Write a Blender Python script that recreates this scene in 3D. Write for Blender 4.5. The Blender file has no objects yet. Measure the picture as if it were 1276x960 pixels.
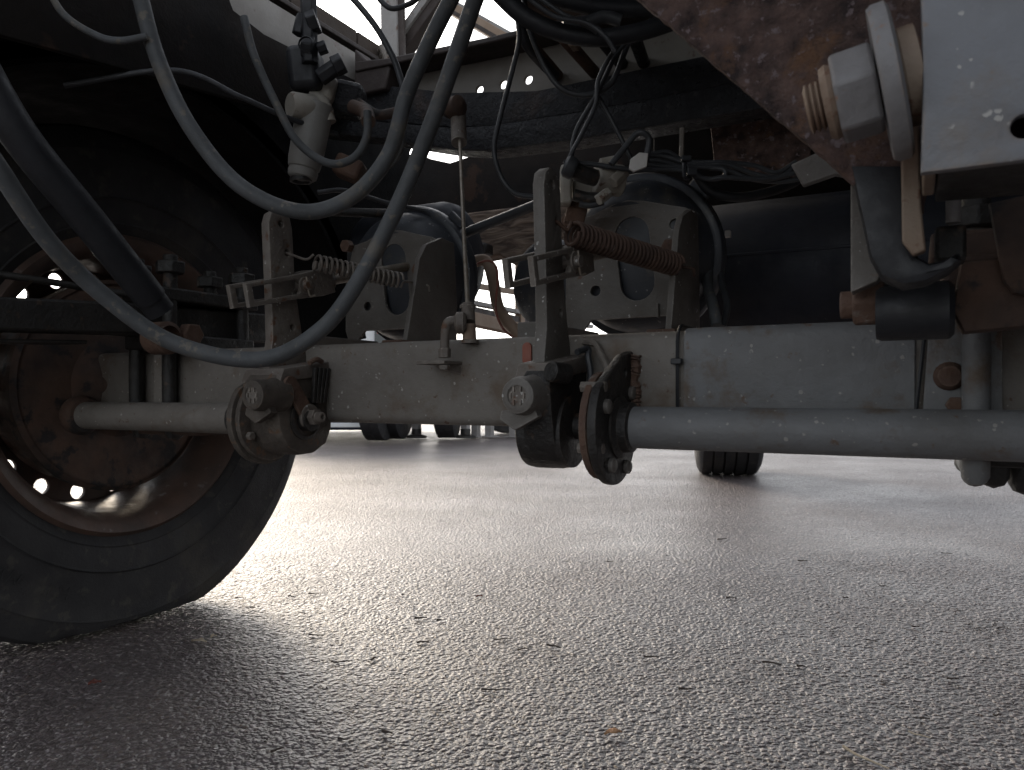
import bpy, bmesh, math, random
import numpy as np
from mathutils import Vector, Matrix

sc = bpy.context.scene
col = sc.collection
R = math.radians
V = Vector

# ------------------------------------------------------------------ camera
FPX, W0, H0, HOR = 946.0, 1276.0, 960.0, 490.0
CAMZ, YAW = 0.44, R(28)
cam_d = bpy.data.cameras.new('camera')
cam = bpy.data.objects.new('camera', cam_d)
col.objects.link(cam)
cam.location = (0, 0, CAMZ)
cam.rotation_euler = (R(90), 0, YAW)
cam_d.sensor_width = 36.0
cam_d.lens = 36.0 * FPX / W0
cam_d.shift_y = (HOR - H0 / 2) / W0
cam_d.clip_start = 0.02
cam_d.clip_end = 3000
cam_d.dof.use_dof = True
cam_d.dof.focus_distance = 1.15
cam_d.dof.aperture_fstop = 14.0
sc.camera = cam

# ------------------------------------------------------------------ world and sun
SUN_EL, SUN_AZ = 24.0, -52.0            # azimuth from +Y, clockwise positive
world = bpy.data.worlds.new('World')
sc.world = world
world.use_nodes = True
wn = world.node_tree
sky = wn.nodes.new('ShaderNodeTexSky')
sky.sky_type = 'NISHITA'
sky.sun_disc = False
sky.sun_elevation = R(SUN_EL)
sky.sun_rotation = R(SUN_AZ)
sky.air_density = 1.0
sky.dust_density = 2.0
sky.ozone_density = 1.0
hs_ = wn.nodes.new('ShaderNodeHueSaturation')          # thin overcast: paler than a clear sky
hs_.inputs['Saturation'].default_value = 0.27
wn.links.new(sky.outputs[0], hs_.inputs['Color'])
wn.links.new(hs_.outputs[0], wn.nodes['Background'].inputs[0])
wn.nodes['Background'].inputs[1].default_value = 0.15
sun_d = bpy.data.lights.new('sun', 'SUN')
sun = bpy.data.objects.new('sun', sun_d)
col.objects.link(sun)
sun_d.energy = 0.8
sun_d.angle = R(16)
sun_d.color = (1.0, 0.80, 0.56)
sd = V((math.sin(R(SUN_AZ)) * math.cos(R(SUN_EL)), math.cos(R(SUN_AZ)) * math.cos(R(SUN_EL)), math.sin(R(SUN_EL))))
sun.rotation_euler = sd.to_track_quat('Z', 'Y').to_euler()
sun.location = (-4, 4, 5)
vs = sc.view_settings
vs.view_transform = 'Standard'
vs.look = 'None'
vs.exposure = 1.12
vs.gamma = 1.0
vs.use_curve_mapping = False
sc.cycles.max_bounces = 8
sc.cycles.diffuse_bounces = 5
sc.cycles.glossy_bounces = 4

# ------------------------------------------------------------------ picture ray -> point in the place
FWD = V((-math.sin(YAW), math.cos(YAW), 0))
RGT = V((math.cos(YAW), math.sin(YAW), 0))
CAM = V((0, 0, CAMZ))
def ray(px, py):
    return FWD + RGT * ((px - W0 / 2) / FPX) + V((0, 0, (HOR - py) / FPX))
def aY(px, py, Y):
    d = ray(px, py); return CAM + d * (Y / d.y)
def aX(px, py, X):
    d = ray(px, py); return CAM + d * (X / d.x)
def aZ(px, py, Z):
    d = ray(px, py); return CAM + d * ((Z - CAMZ) / d.z)
def aD(px, py, D):
    return CAM + ray(px, py) * D

# ------------------------------------------------------------------ materials
MATS = {}
def mat(name, c1, c2=None, scale=14, c3=None, spot=0.62, spotscale=40, chip=0.0, chipcol=(.45, .44, .42),
        rough=.6, rvar=.15, metal=0.0, bump=.25, bscale=120, bump2=0.0, b2scale=25, spec=.5, c4=None, c4thr=.55, c4scale=5, edge=0.0, edgecol=(.30, .27, .24)):
    if name in MATS: return MATS[name]
    m = bpy.data.materials.new(name); m.use_nodes = True
    nt = m.node_tree; N = nt.nodes; L = nt.links
    bs = N['Principled BSDF']
    geo = N.new('ShaderNodeNewGeometry')
    P = geo.outputs['Position']
    def noise(sca, det=6, rg=.6):
        n = N.new('ShaderNodeTexNoise'); n.inputs['Scale'].default_value = sca
        n.inputs['Detail'].default_value = det; n.inputs['Roughness'].default_value = rg
        L.new(P, n.inputs['Vector']); return n.outputs['Fac']
    def ramp(src, lo, hi):
        r = N.new('ShaderNodeMapRange'); r.inputs['From Min'].default_value = lo; r.inputs['From Max'].default_value = hi
        L.new(src, r.inputs['Value']); return r.outputs['Result']
    def mix(f, a, b):
        x = N.new('ShaderNodeMix'); x.data_type = 'RGBA'
        L.new(f, x.inputs['Factor'])
        for s, v in ((6, a), (7, b)):
            if isinstance(v, tuple): x.inputs[s].default_value = (*v, 1)
            else: L.new(v, x.inputs[s])
        return x.outputs[2]
    n1 = noise(scale)
    c = mix(ramp(n1, .35, .65), c1, c2 or c1)
    if c4: c = mix(ramp(noise(c4scale, 5, .65), c4thr, c4thr + .12), c, c4)
    if c3: c = mix(ramp(noise(spotscale, 4, .6), spot, spot + .07), c, c3)
    if chip > 0:
        v = N.new('ShaderNodeTexVoronoi'); v.inputs['Scale'].default_value = 170; v.inputs['Randomness'].default_value = 1
        L.new(P, v.inputs['Vector'])
        sp_ = N.new('ShaderNodeSeparateColor'); L.new(v.outputs['Color'], sp_.inputs[0])
        pw = N.new('ShaderNodeMath'); pw.operation = 'POWER'; L.new(sp_.outputs[0], pw.inputs[0]); pw.inputs[1].default_value = 3.5
        nz = N.new('ShaderNodeMath'); nz.operation = 'MULTIPLY_ADD'; L.new(noise(500, 3, .6), nz.inputs[0]); nz.inputs[1].default_value = .45; nz.inputs[2].default_value = -.19
        th_ = N.new('ShaderNodeMath'); th_.operation = 'MULTIPLY_ADD'; L.new(pw.outputs[0], th_.inputs[0]); th_.inputs[1].default_value = .42; L.new(nz.outputs[0], th_.inputs[2])
        df = N.new('ShaderNodeMath'); df.operation = 'SUBTRACT'; L.new(th_.outputs[0], df.inputs[0]); L.new(v.outputs['Distance'], df.inputs[1])
        s1 = ramp(df.outputs[0], -.02, .03)
        s2 = ramp(noise(60, 2, .5), .58 - chip * .1, .64 - chip * .1)
        mm = N.new('ShaderNodeMath'); mm.operation = 'MULTIPLY'; L.new(s1, mm.inputs[0]); L.new(s2, mm.inputs[1])
        c = mix(mm.outputs[0], c, chipcol)
    if edge > 0:
        bv = N.new('ShaderNodeBevel'); bv.samples = 4; bv.inputs['Radius'].default_value = .0035
        dt = N.new('ShaderNodeVectorMath'); dt.operation = 'DOT_PRODUCT'; L.new(bv.outputs[0], dt.inputs[0]); L.new(geo.outputs['Normal'], dt.inputs[1])
        em = ramp(dt.outputs['Value'], .985, .86)
        en = ramp(noise(70, 5, .7), .40, .58)
        mu = N.new('ShaderNodeMath'); mu.operation = 'MULTIPLY'; L.new(em, mu.inputs[0]); L.new(en, mu.inputs[1])
        mu2 = N.new('ShaderNodeMath'); mu2.operation = 'MULTIPLY'; L.new(mu.outputs[0], mu2.inputs[0]); mu2.inputs[1].default_value = edge
        c = mix(mu2.outputs[0], c, edgecol)
    L.new(c, bs.inputs['Base Color'])
    rr = N.new('ShaderNodeMapRange'); L.new(noise(scale * 2.3), rr.inputs['Value'])
    rr.inputs['From Min'].default_value = .3; rr.inputs['From Max'].default_value = .7
    rr.inputs['To Min'].default_value = max(.05, rough - rvar); rr.inputs['To Max'].default_value = min(1, rough + rvar)
    L.new(rr.outputs['Result'], bs.inputs['Roughness'])
    bs.inputs['Metallic'].default_value = metal
    bs.inputs['Specular IOR Level'].default_value = spec
    if bump > 0:
        b = N.new('ShaderNodeBump'); b.inputs['Strength'].default_value = bump; b.inputs['Distance'].default_value = .0035
        L.new(noise(bscale, 5, .65), b.inputs['Height'])
        if bump2 > 0:
            b2 = N.new('ShaderNodeBump'); b2.inputs['Strength'].default_value = bump2; b2.inputs['Distance'].default_value = .012
            L.new(noise(b2scale, 8, .7), b2.inputs['Height']); L.new(b2.outputs['Normal'], b.inputs['Normal'])
        L.new(b.outputs['Normal'], bs.inputs['Normal'])
    MATS[name] = m
    return m

M_GREY = mat('dusty_grey_paint', (.185, .168, .148), (.15, .133, .116), 13, (.10, .058, .038), .64, 75, chip=0.2, chipcol=(.36, .34, .31), rough=.65, bump=0.5, c4=(.125, .095, .07), c4thr=0.53, c4scale=10, edge=0.8, bscale=90)
M_BLUEGREY = mat('blue_grey_paint', (.172, .176, .180), (.142, .140, .138), 11, (.13, .085, .06), .64, 45, chip=0.3, chipcol=(.29, .28, .26), rough=.58, bump=0.5, c4=(.12, .092, .07), c4thr=0.54, c4scale=14, edge=0.7, bscale=90)
M_NEARGREY = mat('pale_grey_paint', (.225, .235, .258), (.18, .182, .192), 9, (.24, .15, .09), .64, 42, chip=.2, rough=.55, bump=.3, c4=(.2, .18, .165), c4thr=.55, c4scale=12, edge=0.6, edgecol=(.34, .24, .16))
M_NUT = mat('dull_grey_nut', (.24, .235, .24), (.19, .18, .18), 20, (.26, .15, .10), .62, 55, rough=.6, bump=.3, edge=0.5, edgecol=(.30, .22, .16))
M_DUST = mat('dusty_steel', (.17, .15, .13), (.115, .095, .08), 22, (.11, .055, .03), .60, 45, chip=0.1, rough=.65, bump=0.7, edge=0.9, bscale=110, edgecol=(.34, .30, .26))
M_BRKT = mat('dusty_dark_grey_paint', (.150, .138, .124), (.105, .092, .080), 12, (.12, .07, .045), .66, 50, chip=0.1, rough=.6, bump=0.5, edge=1.0, edgecol=(.30, .275, .25))
M_DARK = mat('dark_greasy_steel', (.024, .021, .019), (.012, .011, .010), 20, (.06, .038, .026), .62, 40, rough=.5, bump=0.8, edge=0.5, edgecol=(.14, .115, .095))
M_RUST = mat('heavy_rust', (.20, .125, .105), (.040, .025, .024), 42, (.25, .195, .20), .58, 110, rough=.85, bump=1.0, bscale=190, bump2=1.0, b2scale=70, c4=(.20, .105, .06), c4thr=.56, c4scale=22)
M_RUSTY = mat('brown_rusty_steel', (.13, .075, .05), (.085, .05, .038), 25, (.17, .14, .12), .62, 50, rough=.8, bump=0.8, edge=0.6, edgecol=(.24, .19, .15))
M_CAST = mat('grimy_brown_casting', (.10, .083, .068), (.055, .044, .036), 26, (.13, .075, .045), .60, 45, rough=.7, bump=.8, bscale=110, edge=.8, edgecol=(.27, .23, .19))
M_RUSTSPR = mat('rusted_spring_wire', (.105, .060, .042), (.06, .035, .026), 30, rough=.75, bump=.5)
M_TAN = mat('tan_rusty_paint', (.26, .20, .15), (.2, .13, .09), 25, (.16, .08, .05), .58, 60, rough=.7, bump=.4)
M_BLACK = mat('black_undercoat', (.018, .019, .023), (.008, .008, .010), 18, (.055, .05, .05), .64, 45, rough=.40, rvar=.25, bump=1.0, bscale=90, bump2=.9, b2scale=40, c4=(.06, .04, .033), c4thr=.60, c4scale=6, edge=0.6, edgecol=(.09, .075, .068))
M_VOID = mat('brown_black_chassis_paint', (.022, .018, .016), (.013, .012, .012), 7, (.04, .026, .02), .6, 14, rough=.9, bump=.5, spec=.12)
M_BEIGE = mat('dusty_beige_paint', (.29, .27, .245), (.22, .2, .18), 10, (.16, .10, .085), .64, 22, rough=.7, bump=.3)
M_HOSE = mat('dusty_rubber_hose', (.085, .09, .095), (.058, .061, .063), 16, (.14, .125, .105), .60, 55, rough=.65, bump=.3, c4=(.12, .108, .092), c4thr=.54, c4scale=12)
M_CABLE = mat('black_cable_sheath', (.05, .053, .058), (.034, .035, .038), 30, rough=.5, bump=.1)
M_SLEEVE = mat('black_rubber_sleeve', (.018, .019, .023), (.012, .0125, .015), 25, rough=.55, bump=.2)
M_TYRE = mat('tyre_rubber', (.034, .032, .033), (.024, .023, .0245), 9, (.052, .047, .042), .60, 26, rough=0.7, spec=.35, bump=0.4, bscale=200, c4=(.048, .043, .039), c4thr=0.53, c4scale=7)
M_RIM = mat('rusty_brown_rim', (.105, .062, .046), (.055, .038, .031), 12, (.15, .13, .12), .64, 30, rough=.55, bump=.3)
M_DRUM = mat('rusty_brake_drum', (.095, .055, .038), (.04, .027, .022), 14, (.022, .019, .018), .55, 22, rough=.8, bump=.5)
M_CHAMB = mat('black_chamber_paint', (.045, .050, .060), (.035, .038, .045), 14, (.10, .095, .085), .67, 60, chip=.1, chipcol=(.2, .2, .2), rough=0.5, bump=.12, edge=0.5, edgecol=(.14, .14, .145), c4=(.085, .078, .068), c4thr=0.56, c4scale=14)
M_TANK = mat('navy_tank_paint', (.011, .014, .024), (.008, .009, .014), 9, (.045, .045, .05), .68, 40, rough=0.7, bump=.12)
M_VALVE = mat('grey_plastic_valve', (.24, .235, .22), (.19, .18, .165), 20, rough=.6, bump=.2)
M_VALVEB = mat('beige_cast_valve', (.36, .34, .30), (.28, .25, .21), 20, (.16, .10, .07), .62, 50, rough=.65, bump=.3)
M_ROD = mat('zinc_rod', (.30, .27, .23), (.2, .16, .12), 60, rough=.45, bump=.2, metal=.4)
M_STEEL = mat('galvanised_strut', (.30, .29, .28), (.22, .2, .19), 15, (.15, .10, .08), .62, 35, rough=.6, bump=.3)
M_BROWNBAR = mat('brown_painted_bar', (.06, .045, .04), (.042, .032, .029), 15, rough=.7, bump=.3)
M_TANBAR = mat('tan_side_rail', (.30, .22, .16), (.24, .17, .12), 12, rough=.7, bump=.2)
M_TIE = mat('black_cable_tie', (.02, .021, .024), None, rough=.45, bump=0)
M_TAPE = mat('white_label_tape', (.62, .60, .57), (.52, .49, .46), 40, rough=.7, bump=.1)
M_ORANGE = mat('orange_red_plug', (.26, .085, .055), (.2, .07, .05), 40, rough=.6, bump=.1)
M_WHITE = mat('white_vehicle_paint', (.75, .75, .75), (.66, .66, .66), 3, rough=.4, bump=0)
M_NAVY = mat('navy_vehicle_paint', (.02, .03, .06), None, rough=.3, bump=0)
M_REDP = mat('red_vehicle_paint', (.55, .05, .04), None, rough=.4, bump=0)
M_GLASSY = mat('dark_vehicle_glass', (.03, .035, .04), None, rough=.1, rvar=.02, bump=0)
M_BARK = mat('dark_bark', (.03, .022, .018), (.05, .035, .028), 60, rough=.9, bump=.3)
M_LEAFO = mat('orange_dry_leaf', (.36, .20, .10), (.28, .15, .08), 80, rough=.8, bump=.2)
M_LEAFR = mat('red_brown_leaf', (.17, .045, .03), (.12, .035, .025), 80, rough=.8, bump=.2)
M_STRAW = mat('pale_straw', (.5, .42, .32), (.4, .33, .24), 80, rough=.8, bump=.2)
M_MUD = mat('black_plastic_mudguard', (.009, .008, .008), (.006, .006, .006), 9, rough=.9, bump=.4, spec=.1)
M_DECK = mat('weathered_deck_timber', (.07, .052, .042), (.045, .034, .028), 6, rough=.9, bump=.5)

def wood_mat():
    m = bpy.data.materials.new('weathered_cracked_wood'); m.use_nodes = True
    nt = m.node_tree; N = nt.nodes; L = nt.links; bs = N['Principled BSDF']
    g = N.new('ShaderNodeNewGeometry'); mp = N.new('ShaderNodeMapping'); mp.inputs['Scale'].default_value = (6, 22, 30)
    L.new(g.outputs['Position'], mp.inputs['Vector'])
    n = N.new('ShaderNodeTexNoise'); n.inputs['Scale'].default_value = 1.6; n.inputs['Detail'].default_value = 7; n.inputs['Distortion'].default_value = 1.2
    L.new(mp.outputs[0], n.inputs['Vector'])
    cr = N.new('ShaderNodeValToRGB'); e = cr.color_ramp
    e.elements[0].position = .34; e.elements[0].color = (.055, .038, .03, 1)
    e.elements[1].position = .62; e.elements[1].color = (.2, .15, .115, 1)
    L.new(n.outputs['Fac'], cr.inputs[0]); L.new(cr.outputs[0], bs.inputs['Base Color'])
    b = N.new('ShaderNodeBump'); b.inputs['Strength'].default_value = .8; b.inputs['Distance'].default_value = .01
    L.new(n.outputs['Fac'], b.inputs['Height']); L.new(b.outputs[0], bs.inputs['Normal'])
    bs.inputs['Roughness'].default_value = .9
    return m
M_WOOD = wood_mat()

def asphalt_mat():
    m = bpy.data.materials.new('worn_asphalt'); m.use_nodes = True
    nt = m.node_tree; N = nt.nodes; L = nt.links; bs = N['Principled BSDF']
    g = N.new('ShaderNodeNewGeometry'); P = g.outputs['Position']
    def vor(sca, feat='F1'):
        v = N.new('ShaderNodeTexVoronoi'); v.feature = feat; v.inputs['Scale'].default_value = sca; L.new(P, v.inputs['Vector']); return v
    def noise(sca, det=5):
        n = N.new('ShaderNodeTexNoise'); n.inputs['Scale'].default_value = sca; n.inputs['Detail'].default_value = det; L.new(P, n.inputs['Vector']); return n.outputs['Fac']
    def rng(src, a, b, c=0, d=1):
        r = N.new('ShaderNodeMapRange'); L.new(src, r.inputs['Value'])
        for k, x in zip(('From Min', 'From Max', 'To Min', 'To Max'), (a, b, c, d)): r.inputs[k].default_value = x
        return r.outputs['Result']
    def mix(f, a, b, bt='MIX'):
        x = N.new('ShaderNodeMix'); x.data_type = 'RGBA'; x.blend_type = bt
        if isinstance(f, float): x.inputs[0].default_value = f
        else: L.new(f, x.inputs['Factor'])
        for s, v in ((6, a), (7, b)):
            if isinstance(v, tuple): x.inputs[s].default_value = (*v, 1)
            else: L.new(v, x.inputs[s])
        return x.outputs[2]
    v1 = vor(115); v2 = vor(240)
    sep = N.new('ShaderNodeSeparateColor'); L.new(v1.outputs['Color'], sep.inputs[0])
    sep2 = N.new('ShaderNodeSeparateColor'); L.new(v2.outputs['Color'], sep2.inputs[0])
    stone = mix(rng(sep.outputs[0], 0, 1), (.078, .062, .064), (.188, .150, .153))
    stone = mix(rng(sep.outputs[1], .88, .96), stone, (.30, .265, .26))
    stone = mix(rng(sep.outputs[1], .14, .06), stone, (.11, .075, .062))
    fine = mix(rng(sep2.outputs[0], 0, 1), (.042, .034, .034), (.115, .095, .095))
    c = mix(rng(v1.outputs['Distance'], .30, .50), stone, fine)
    big = noise(.9, 6)
    c = mix(rng(big, .50, .72, 0, .4), c, (.115, .09, .08))
    c = mix(rng(noise(3.2, 5), .57, .72, 0, .3), c, (.05, .045, .048))
    c = mix(rng(noise(11, 5), .66, .74, 0, .5), c, (.085, .055, .045))
    L.new(c, bs.inputs['Base Color'])
    L.new(rng(noise(2.2, 5), .35, .65, .38, .50), bs.inputs['Roughness'])
    bs.inputs['Specular IOR Level'].default_value = .5
    h1 = N.new('ShaderNodeMath'); h1.operation = 'MULTIPLY_ADD'
    L.new(rng(v1.outputs['Distance'], .15, .65, 1, 0), h1.inputs[0]); h1.inputs[1].default_value = 1.0
    L.new(rng(v2.outputs['Distance'], .1, .7, .45, 0), h1.inputs[2])
    h2 = N.new('ShaderNodeMath'); h2.operation = 'MULTIPLY_ADD'
    L.new(sep.outputs[2], h2.inputs[0]); h2.inputs[1].default_value = 1.1; L.new(h1.outputs[0], h2.inputs[2])
    b = N.new('ShaderNodeBump'); b.inputs['Strength'].default_value = 1.0; b.inputs['Distance'].default_value = .0030
    L.new(h2.outputs[0], b.inputs['Height'])
    b2 = N.new('ShaderNodeBump'); b2.inputs['Strength'].default_value = .5; b2.inputs['Distance'].default_value = .012
    L.new(noise(30, 5), b2.inputs['Height']); L.new(b2.outputs[0], b.inputs['Normal'])
    L.new(b.outputs[0], bs.inputs['Normal'])
    return m
M_ASPH = asphalt_mat()

# ------------------------------------------------------------------ mesh building
def catmull(pts, sub):
    pts = [V(p) for p in pts]
    if len(pts) < 3 or sub <= 1:
        return pts
    out = []
    P = [pts[0] * 2 - pts[1]] + pts + [pts[-1] * 2 - pts[-2]]
    for i in range(1, len(P) - 2):
        p0, p1, p2, p3 = P[i - 1:i + 3]
        for k in range(sub):
            t = k / sub
            out.append(.5 * ((2 * p1) + (p2 - p0) * t + (2 * p0 - 5 * p1 + 4 * p2 - p3) * t * t + (3 * p1 - p0 - 3 * p2 + p3) * t ** 3))
    out.append(pts[-1])
    return out

def frame(ax):
    ax = V(ax).normalized()
    a = V((0, 0, 1)) if abs(ax.z) < .9 else V((1, 0, 0))
    u = ax.cross(a).normalized()
    return ax, u, ax.cross(u).normalized()

class MB:
    def __init__(s): s.v = []; s.f = []
    def add(s, vs, fs):
        o = len(s.v); s.v += [V(p) for p in vs]; s.f += [tuple(i + o for i in f) for f in fs]; return s
    def tube(s, pts, r, seg=12, sub=8, cap=True, rs=None):
        c = catmull(pts, sub); n = len(c)
        t0 = (c[1] - c[0]).normalized(); _, u, w = frame(t0)
        vs = []; fs = []; prev = t0
        for i, p in enumerate(c):
            t = (c[min(i + 1, n - 1)] - c[max(i - 1, 0)]).normalized()
            q = prev.rotation_difference(t); u = q @ u; w = q @ w; prev = t
            rr = r if rs is None else rs(i / (n - 1))
            for k in range(seg):
                a = 2 * math.pi * k / seg
                vs.append(p + u * math.cos(a) * rr + w * math.sin(a) * rr)
        for i in range(n - 1):
            for k in range(seg):
                k2 = (k + 1) % seg
                fs.append((i * seg + k, i * seg + k2, (i + 1) * seg + k2, (i + 1) * seg + k))
        if cap:
            fs.append(tuple(range(seg))[::-1]); fs.append(tuple(range((n - 1) * seg, n * seg)))
        return s.add(vs, fs)
    def cyl(s, p0, p1, r, seg=20): return s.tube([p0, p1], r, seg, 1)
    def hexa(s, p0, p1, r): return s.tube([p0, p1], r, 6, 1)
    def lathe(s, prof, org, axis, seg=40, a0=0, a1=2 * math.pi):
        ax, u, w = frame(axis); org = V(org); vs = []; fs = []; full = abs(a1 - a0 - 2 * math.pi) < 1e-6
        ns = seg if full else seg + 1; m = len(prof)
        for k in range(ns):
            a = a0 + (a1 - a0) * k / seg
            d = u * math.cos(a) + w * math.sin(a)
            for (q, r) in prof: vs.append(org + ax * q + d * max(r, 1e-5))
        for k in range(seg):
            k2 = (k + 1) % ns
            for j in range(m - 1): fs.append((k * m + j, k * m + j + 1, k2 * m + j + 1, k2 * m + j))
        return s.add(vs, fs)
    def prism(s, pts, vec):
        pts = [V(p) for p in pts]; vec = V(vec); n = len(pts)
        return s.add(pts + [p + vec for p in pts], [tuple(range(n))[::-1], tuple(range(n, 2 * n))] + [(i, (i + 1) % n, n + (i + 1) % n, n + i) for i in range(n)])
    def box(s, x0, x1, y0, y1, z0, z1):
        return s.prism([(x0, y0, z0), (x1, y0, z0), (x1, y1, z0), (x0, y1, z0)], (0, 0, z1 - z0))
    def bar(s, p0, p1, w, h, up=(0, 0, 1)):
        p0, p1 = V(p0), V(p1); t = (p1 - p0).normalized(); sd_ = t.cross(V(up)).normalized(); n = sd_.cross(t)
        a = sd_ * w / 2; b = n * h / 2
        return s.prism([p0 - a - b, p0 + a - b, p0 + a + b, p0 - a + b], p1 - p0)
    def coil(s, p0, p1, Rr, r, turns, seg=7):
        p0, p1 = V(p0), V(p1); ax, u, w = frame(p1 - p0); Ln = (p1 - p0).length; n = int(turns * 16)
        pts = []
        for i in range(n + 1):
            t = i / n; a = 2 * math.pi * turns * t
            pts.append(p0 + ax * Ln * t + (u * math.cos(a) + w * math.sin(a)) * Rr)
        return s.tube(pts, r, seg, 1)
    def plate(s, outline, holes, org, ax, ay, th, bev=.0012):
        """flat plate with real holes; outline in 2D, thickness along ax x ay, centred"""
        cu = bpy.data.curves.new('t', 'CURVE'); cu.dimensions = '2D'; cu.fill_mode = 'BOTH'
        cu.extrude = max(th / 2 - bev, 1e-4); cu.bevel_depth = bev; cu.bevel_resolution = 1; cu.offset = -bev
        for poly in [outline] + holes:
            sp = cu.splines.new('POLY'); sp.points.add(len(poly) - 1); sp.use_cyclic_u = True
            for p, q in zip(sp.points, poly): p.co = (q[0], q[1], 0, 1)
        o = bpy.data.objects.new('t', cu); col.objects.link(o)
        me = bpy.data.meshes.new_from_object(o.evaluated_get(bpy.context.evaluated_depsgraph_get()))
        org, ax, ay = V(org), V(ax), V(ay); az = ax.cross(ay)
        s.add([org + ax * v.co.x + ay * v.co.y + az * v.co.z for v in me.vertices], [tuple(p.vertices) for p in me.polygons])
        bpy.data.objects.remove(o); bpy.data.curves.remove(cu); bpy.data.meshes.remove(me)
        return s
    def build(s, name, m, parent=None, bevel=0.0, ang=38, loc=None, segs=2):
        org = V((0, 0, 0))
        if parent is not None:
            p = parent
            while p is not None: org += p.location; p = p.parent
        elif loc is not None: org = V(loc)
        me = bpy.data.meshes.new(name)
        me.from_pydata([v - org for v in s.v], [], s.f)
        bm = bmesh.new(); bm.from_mesh(me); bmesh.ops.remove_doubles(bm, verts=bm.verts, dist=1e-6)
        bmesh.ops.recalc_face_normals(bm, faces=bm.faces); bm.to_mesh(me); bm.free()
        me.polygons.foreach_set('use_smooth', [True] * len(me.polygons)); me.set_sharp_from_angle(angle=R(ang)); me.update()
        me.materials.append(m)
        o = bpy.data.objects.new(name, me); col.objects.link(o)
        if parent is not None: o.parent = parent
        else: o.location = org
        if bevel > 0:
            b = o.modifiers.new('bevel', 'BEVEL'); b.width = bevel; b.segments = segs; b.limit_method = 'ANGLE'; b.angle_limit = R(40)
        return o

def tag(o, label, cat, group=None, kind=None):
    if label: o['label'] = label
    if cat: o['category'] = cat
    if group: o['group'] = group
    if kind: o['kind'] = kind
    return o
def thing(name, label, cat, loc, group=None):
    o = bpy.data.objects.new(name, None); col.objects.link(o); o.location = loc; o.empty_display_size = .05
    return tag(o, label, cat, group)
def circ(c, r, n=18): return [(c[0] + r * math.cos(2 * math.pi * k / n), c[1] + r * math.sin(2 * math.pi * k / n)) for k in range(n)]
def slot(c0, c1, r, n=10):
    c0, c1 = Vector(c0), Vector(c1); a = math.atan2(*(c1 - c0).yx)
    return [(c1.x + r * math.cos(a - math.pi / 2 + math.pi * k / n), c1.y + r * math.sin(a - math.pi / 2 + math.pi * k / n)) for k in range(n + 1)] + \
           [(c0.x + r * math.cos(a + math.pi / 2 + math.pi * k / n), c0.y + r * math.sin(a + math.pi / 2 + math.pi * k / n)) for k in range(n + 1)]
def arcpts(c, r, a0, a1, n): return [(c[0] + r * math.cos(R(a0 + (a1 - a0) * k / n)), c[1] + r * math.sin(R(a0 + (a1 - a0) * k / n))) for k in range(n + 1)]
def smooth2(pts, sub=4):
    n = len(pts); out = []
    for i in range(n):
        p0, p1, p2, p3 = [Vector(pts[(i + k) % n]) for k in (-1, 0, 1, 2)]
        for k in range(sub):
            t = k / sub
            q = .5 * ((2 * p1) + (p2 - p0) * t + (2 * p0 - 5 * p1 + 4 * p2 - p3) * t * t + (3 * p1 - p0 - 3 * p2 + p3) * t ** 3)
            out.append((q.x, q.y))
    return out
EX, EY, EZ = V((1, 0, 0)), V((0, 1, 0)), V((0, 0, 1))

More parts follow.
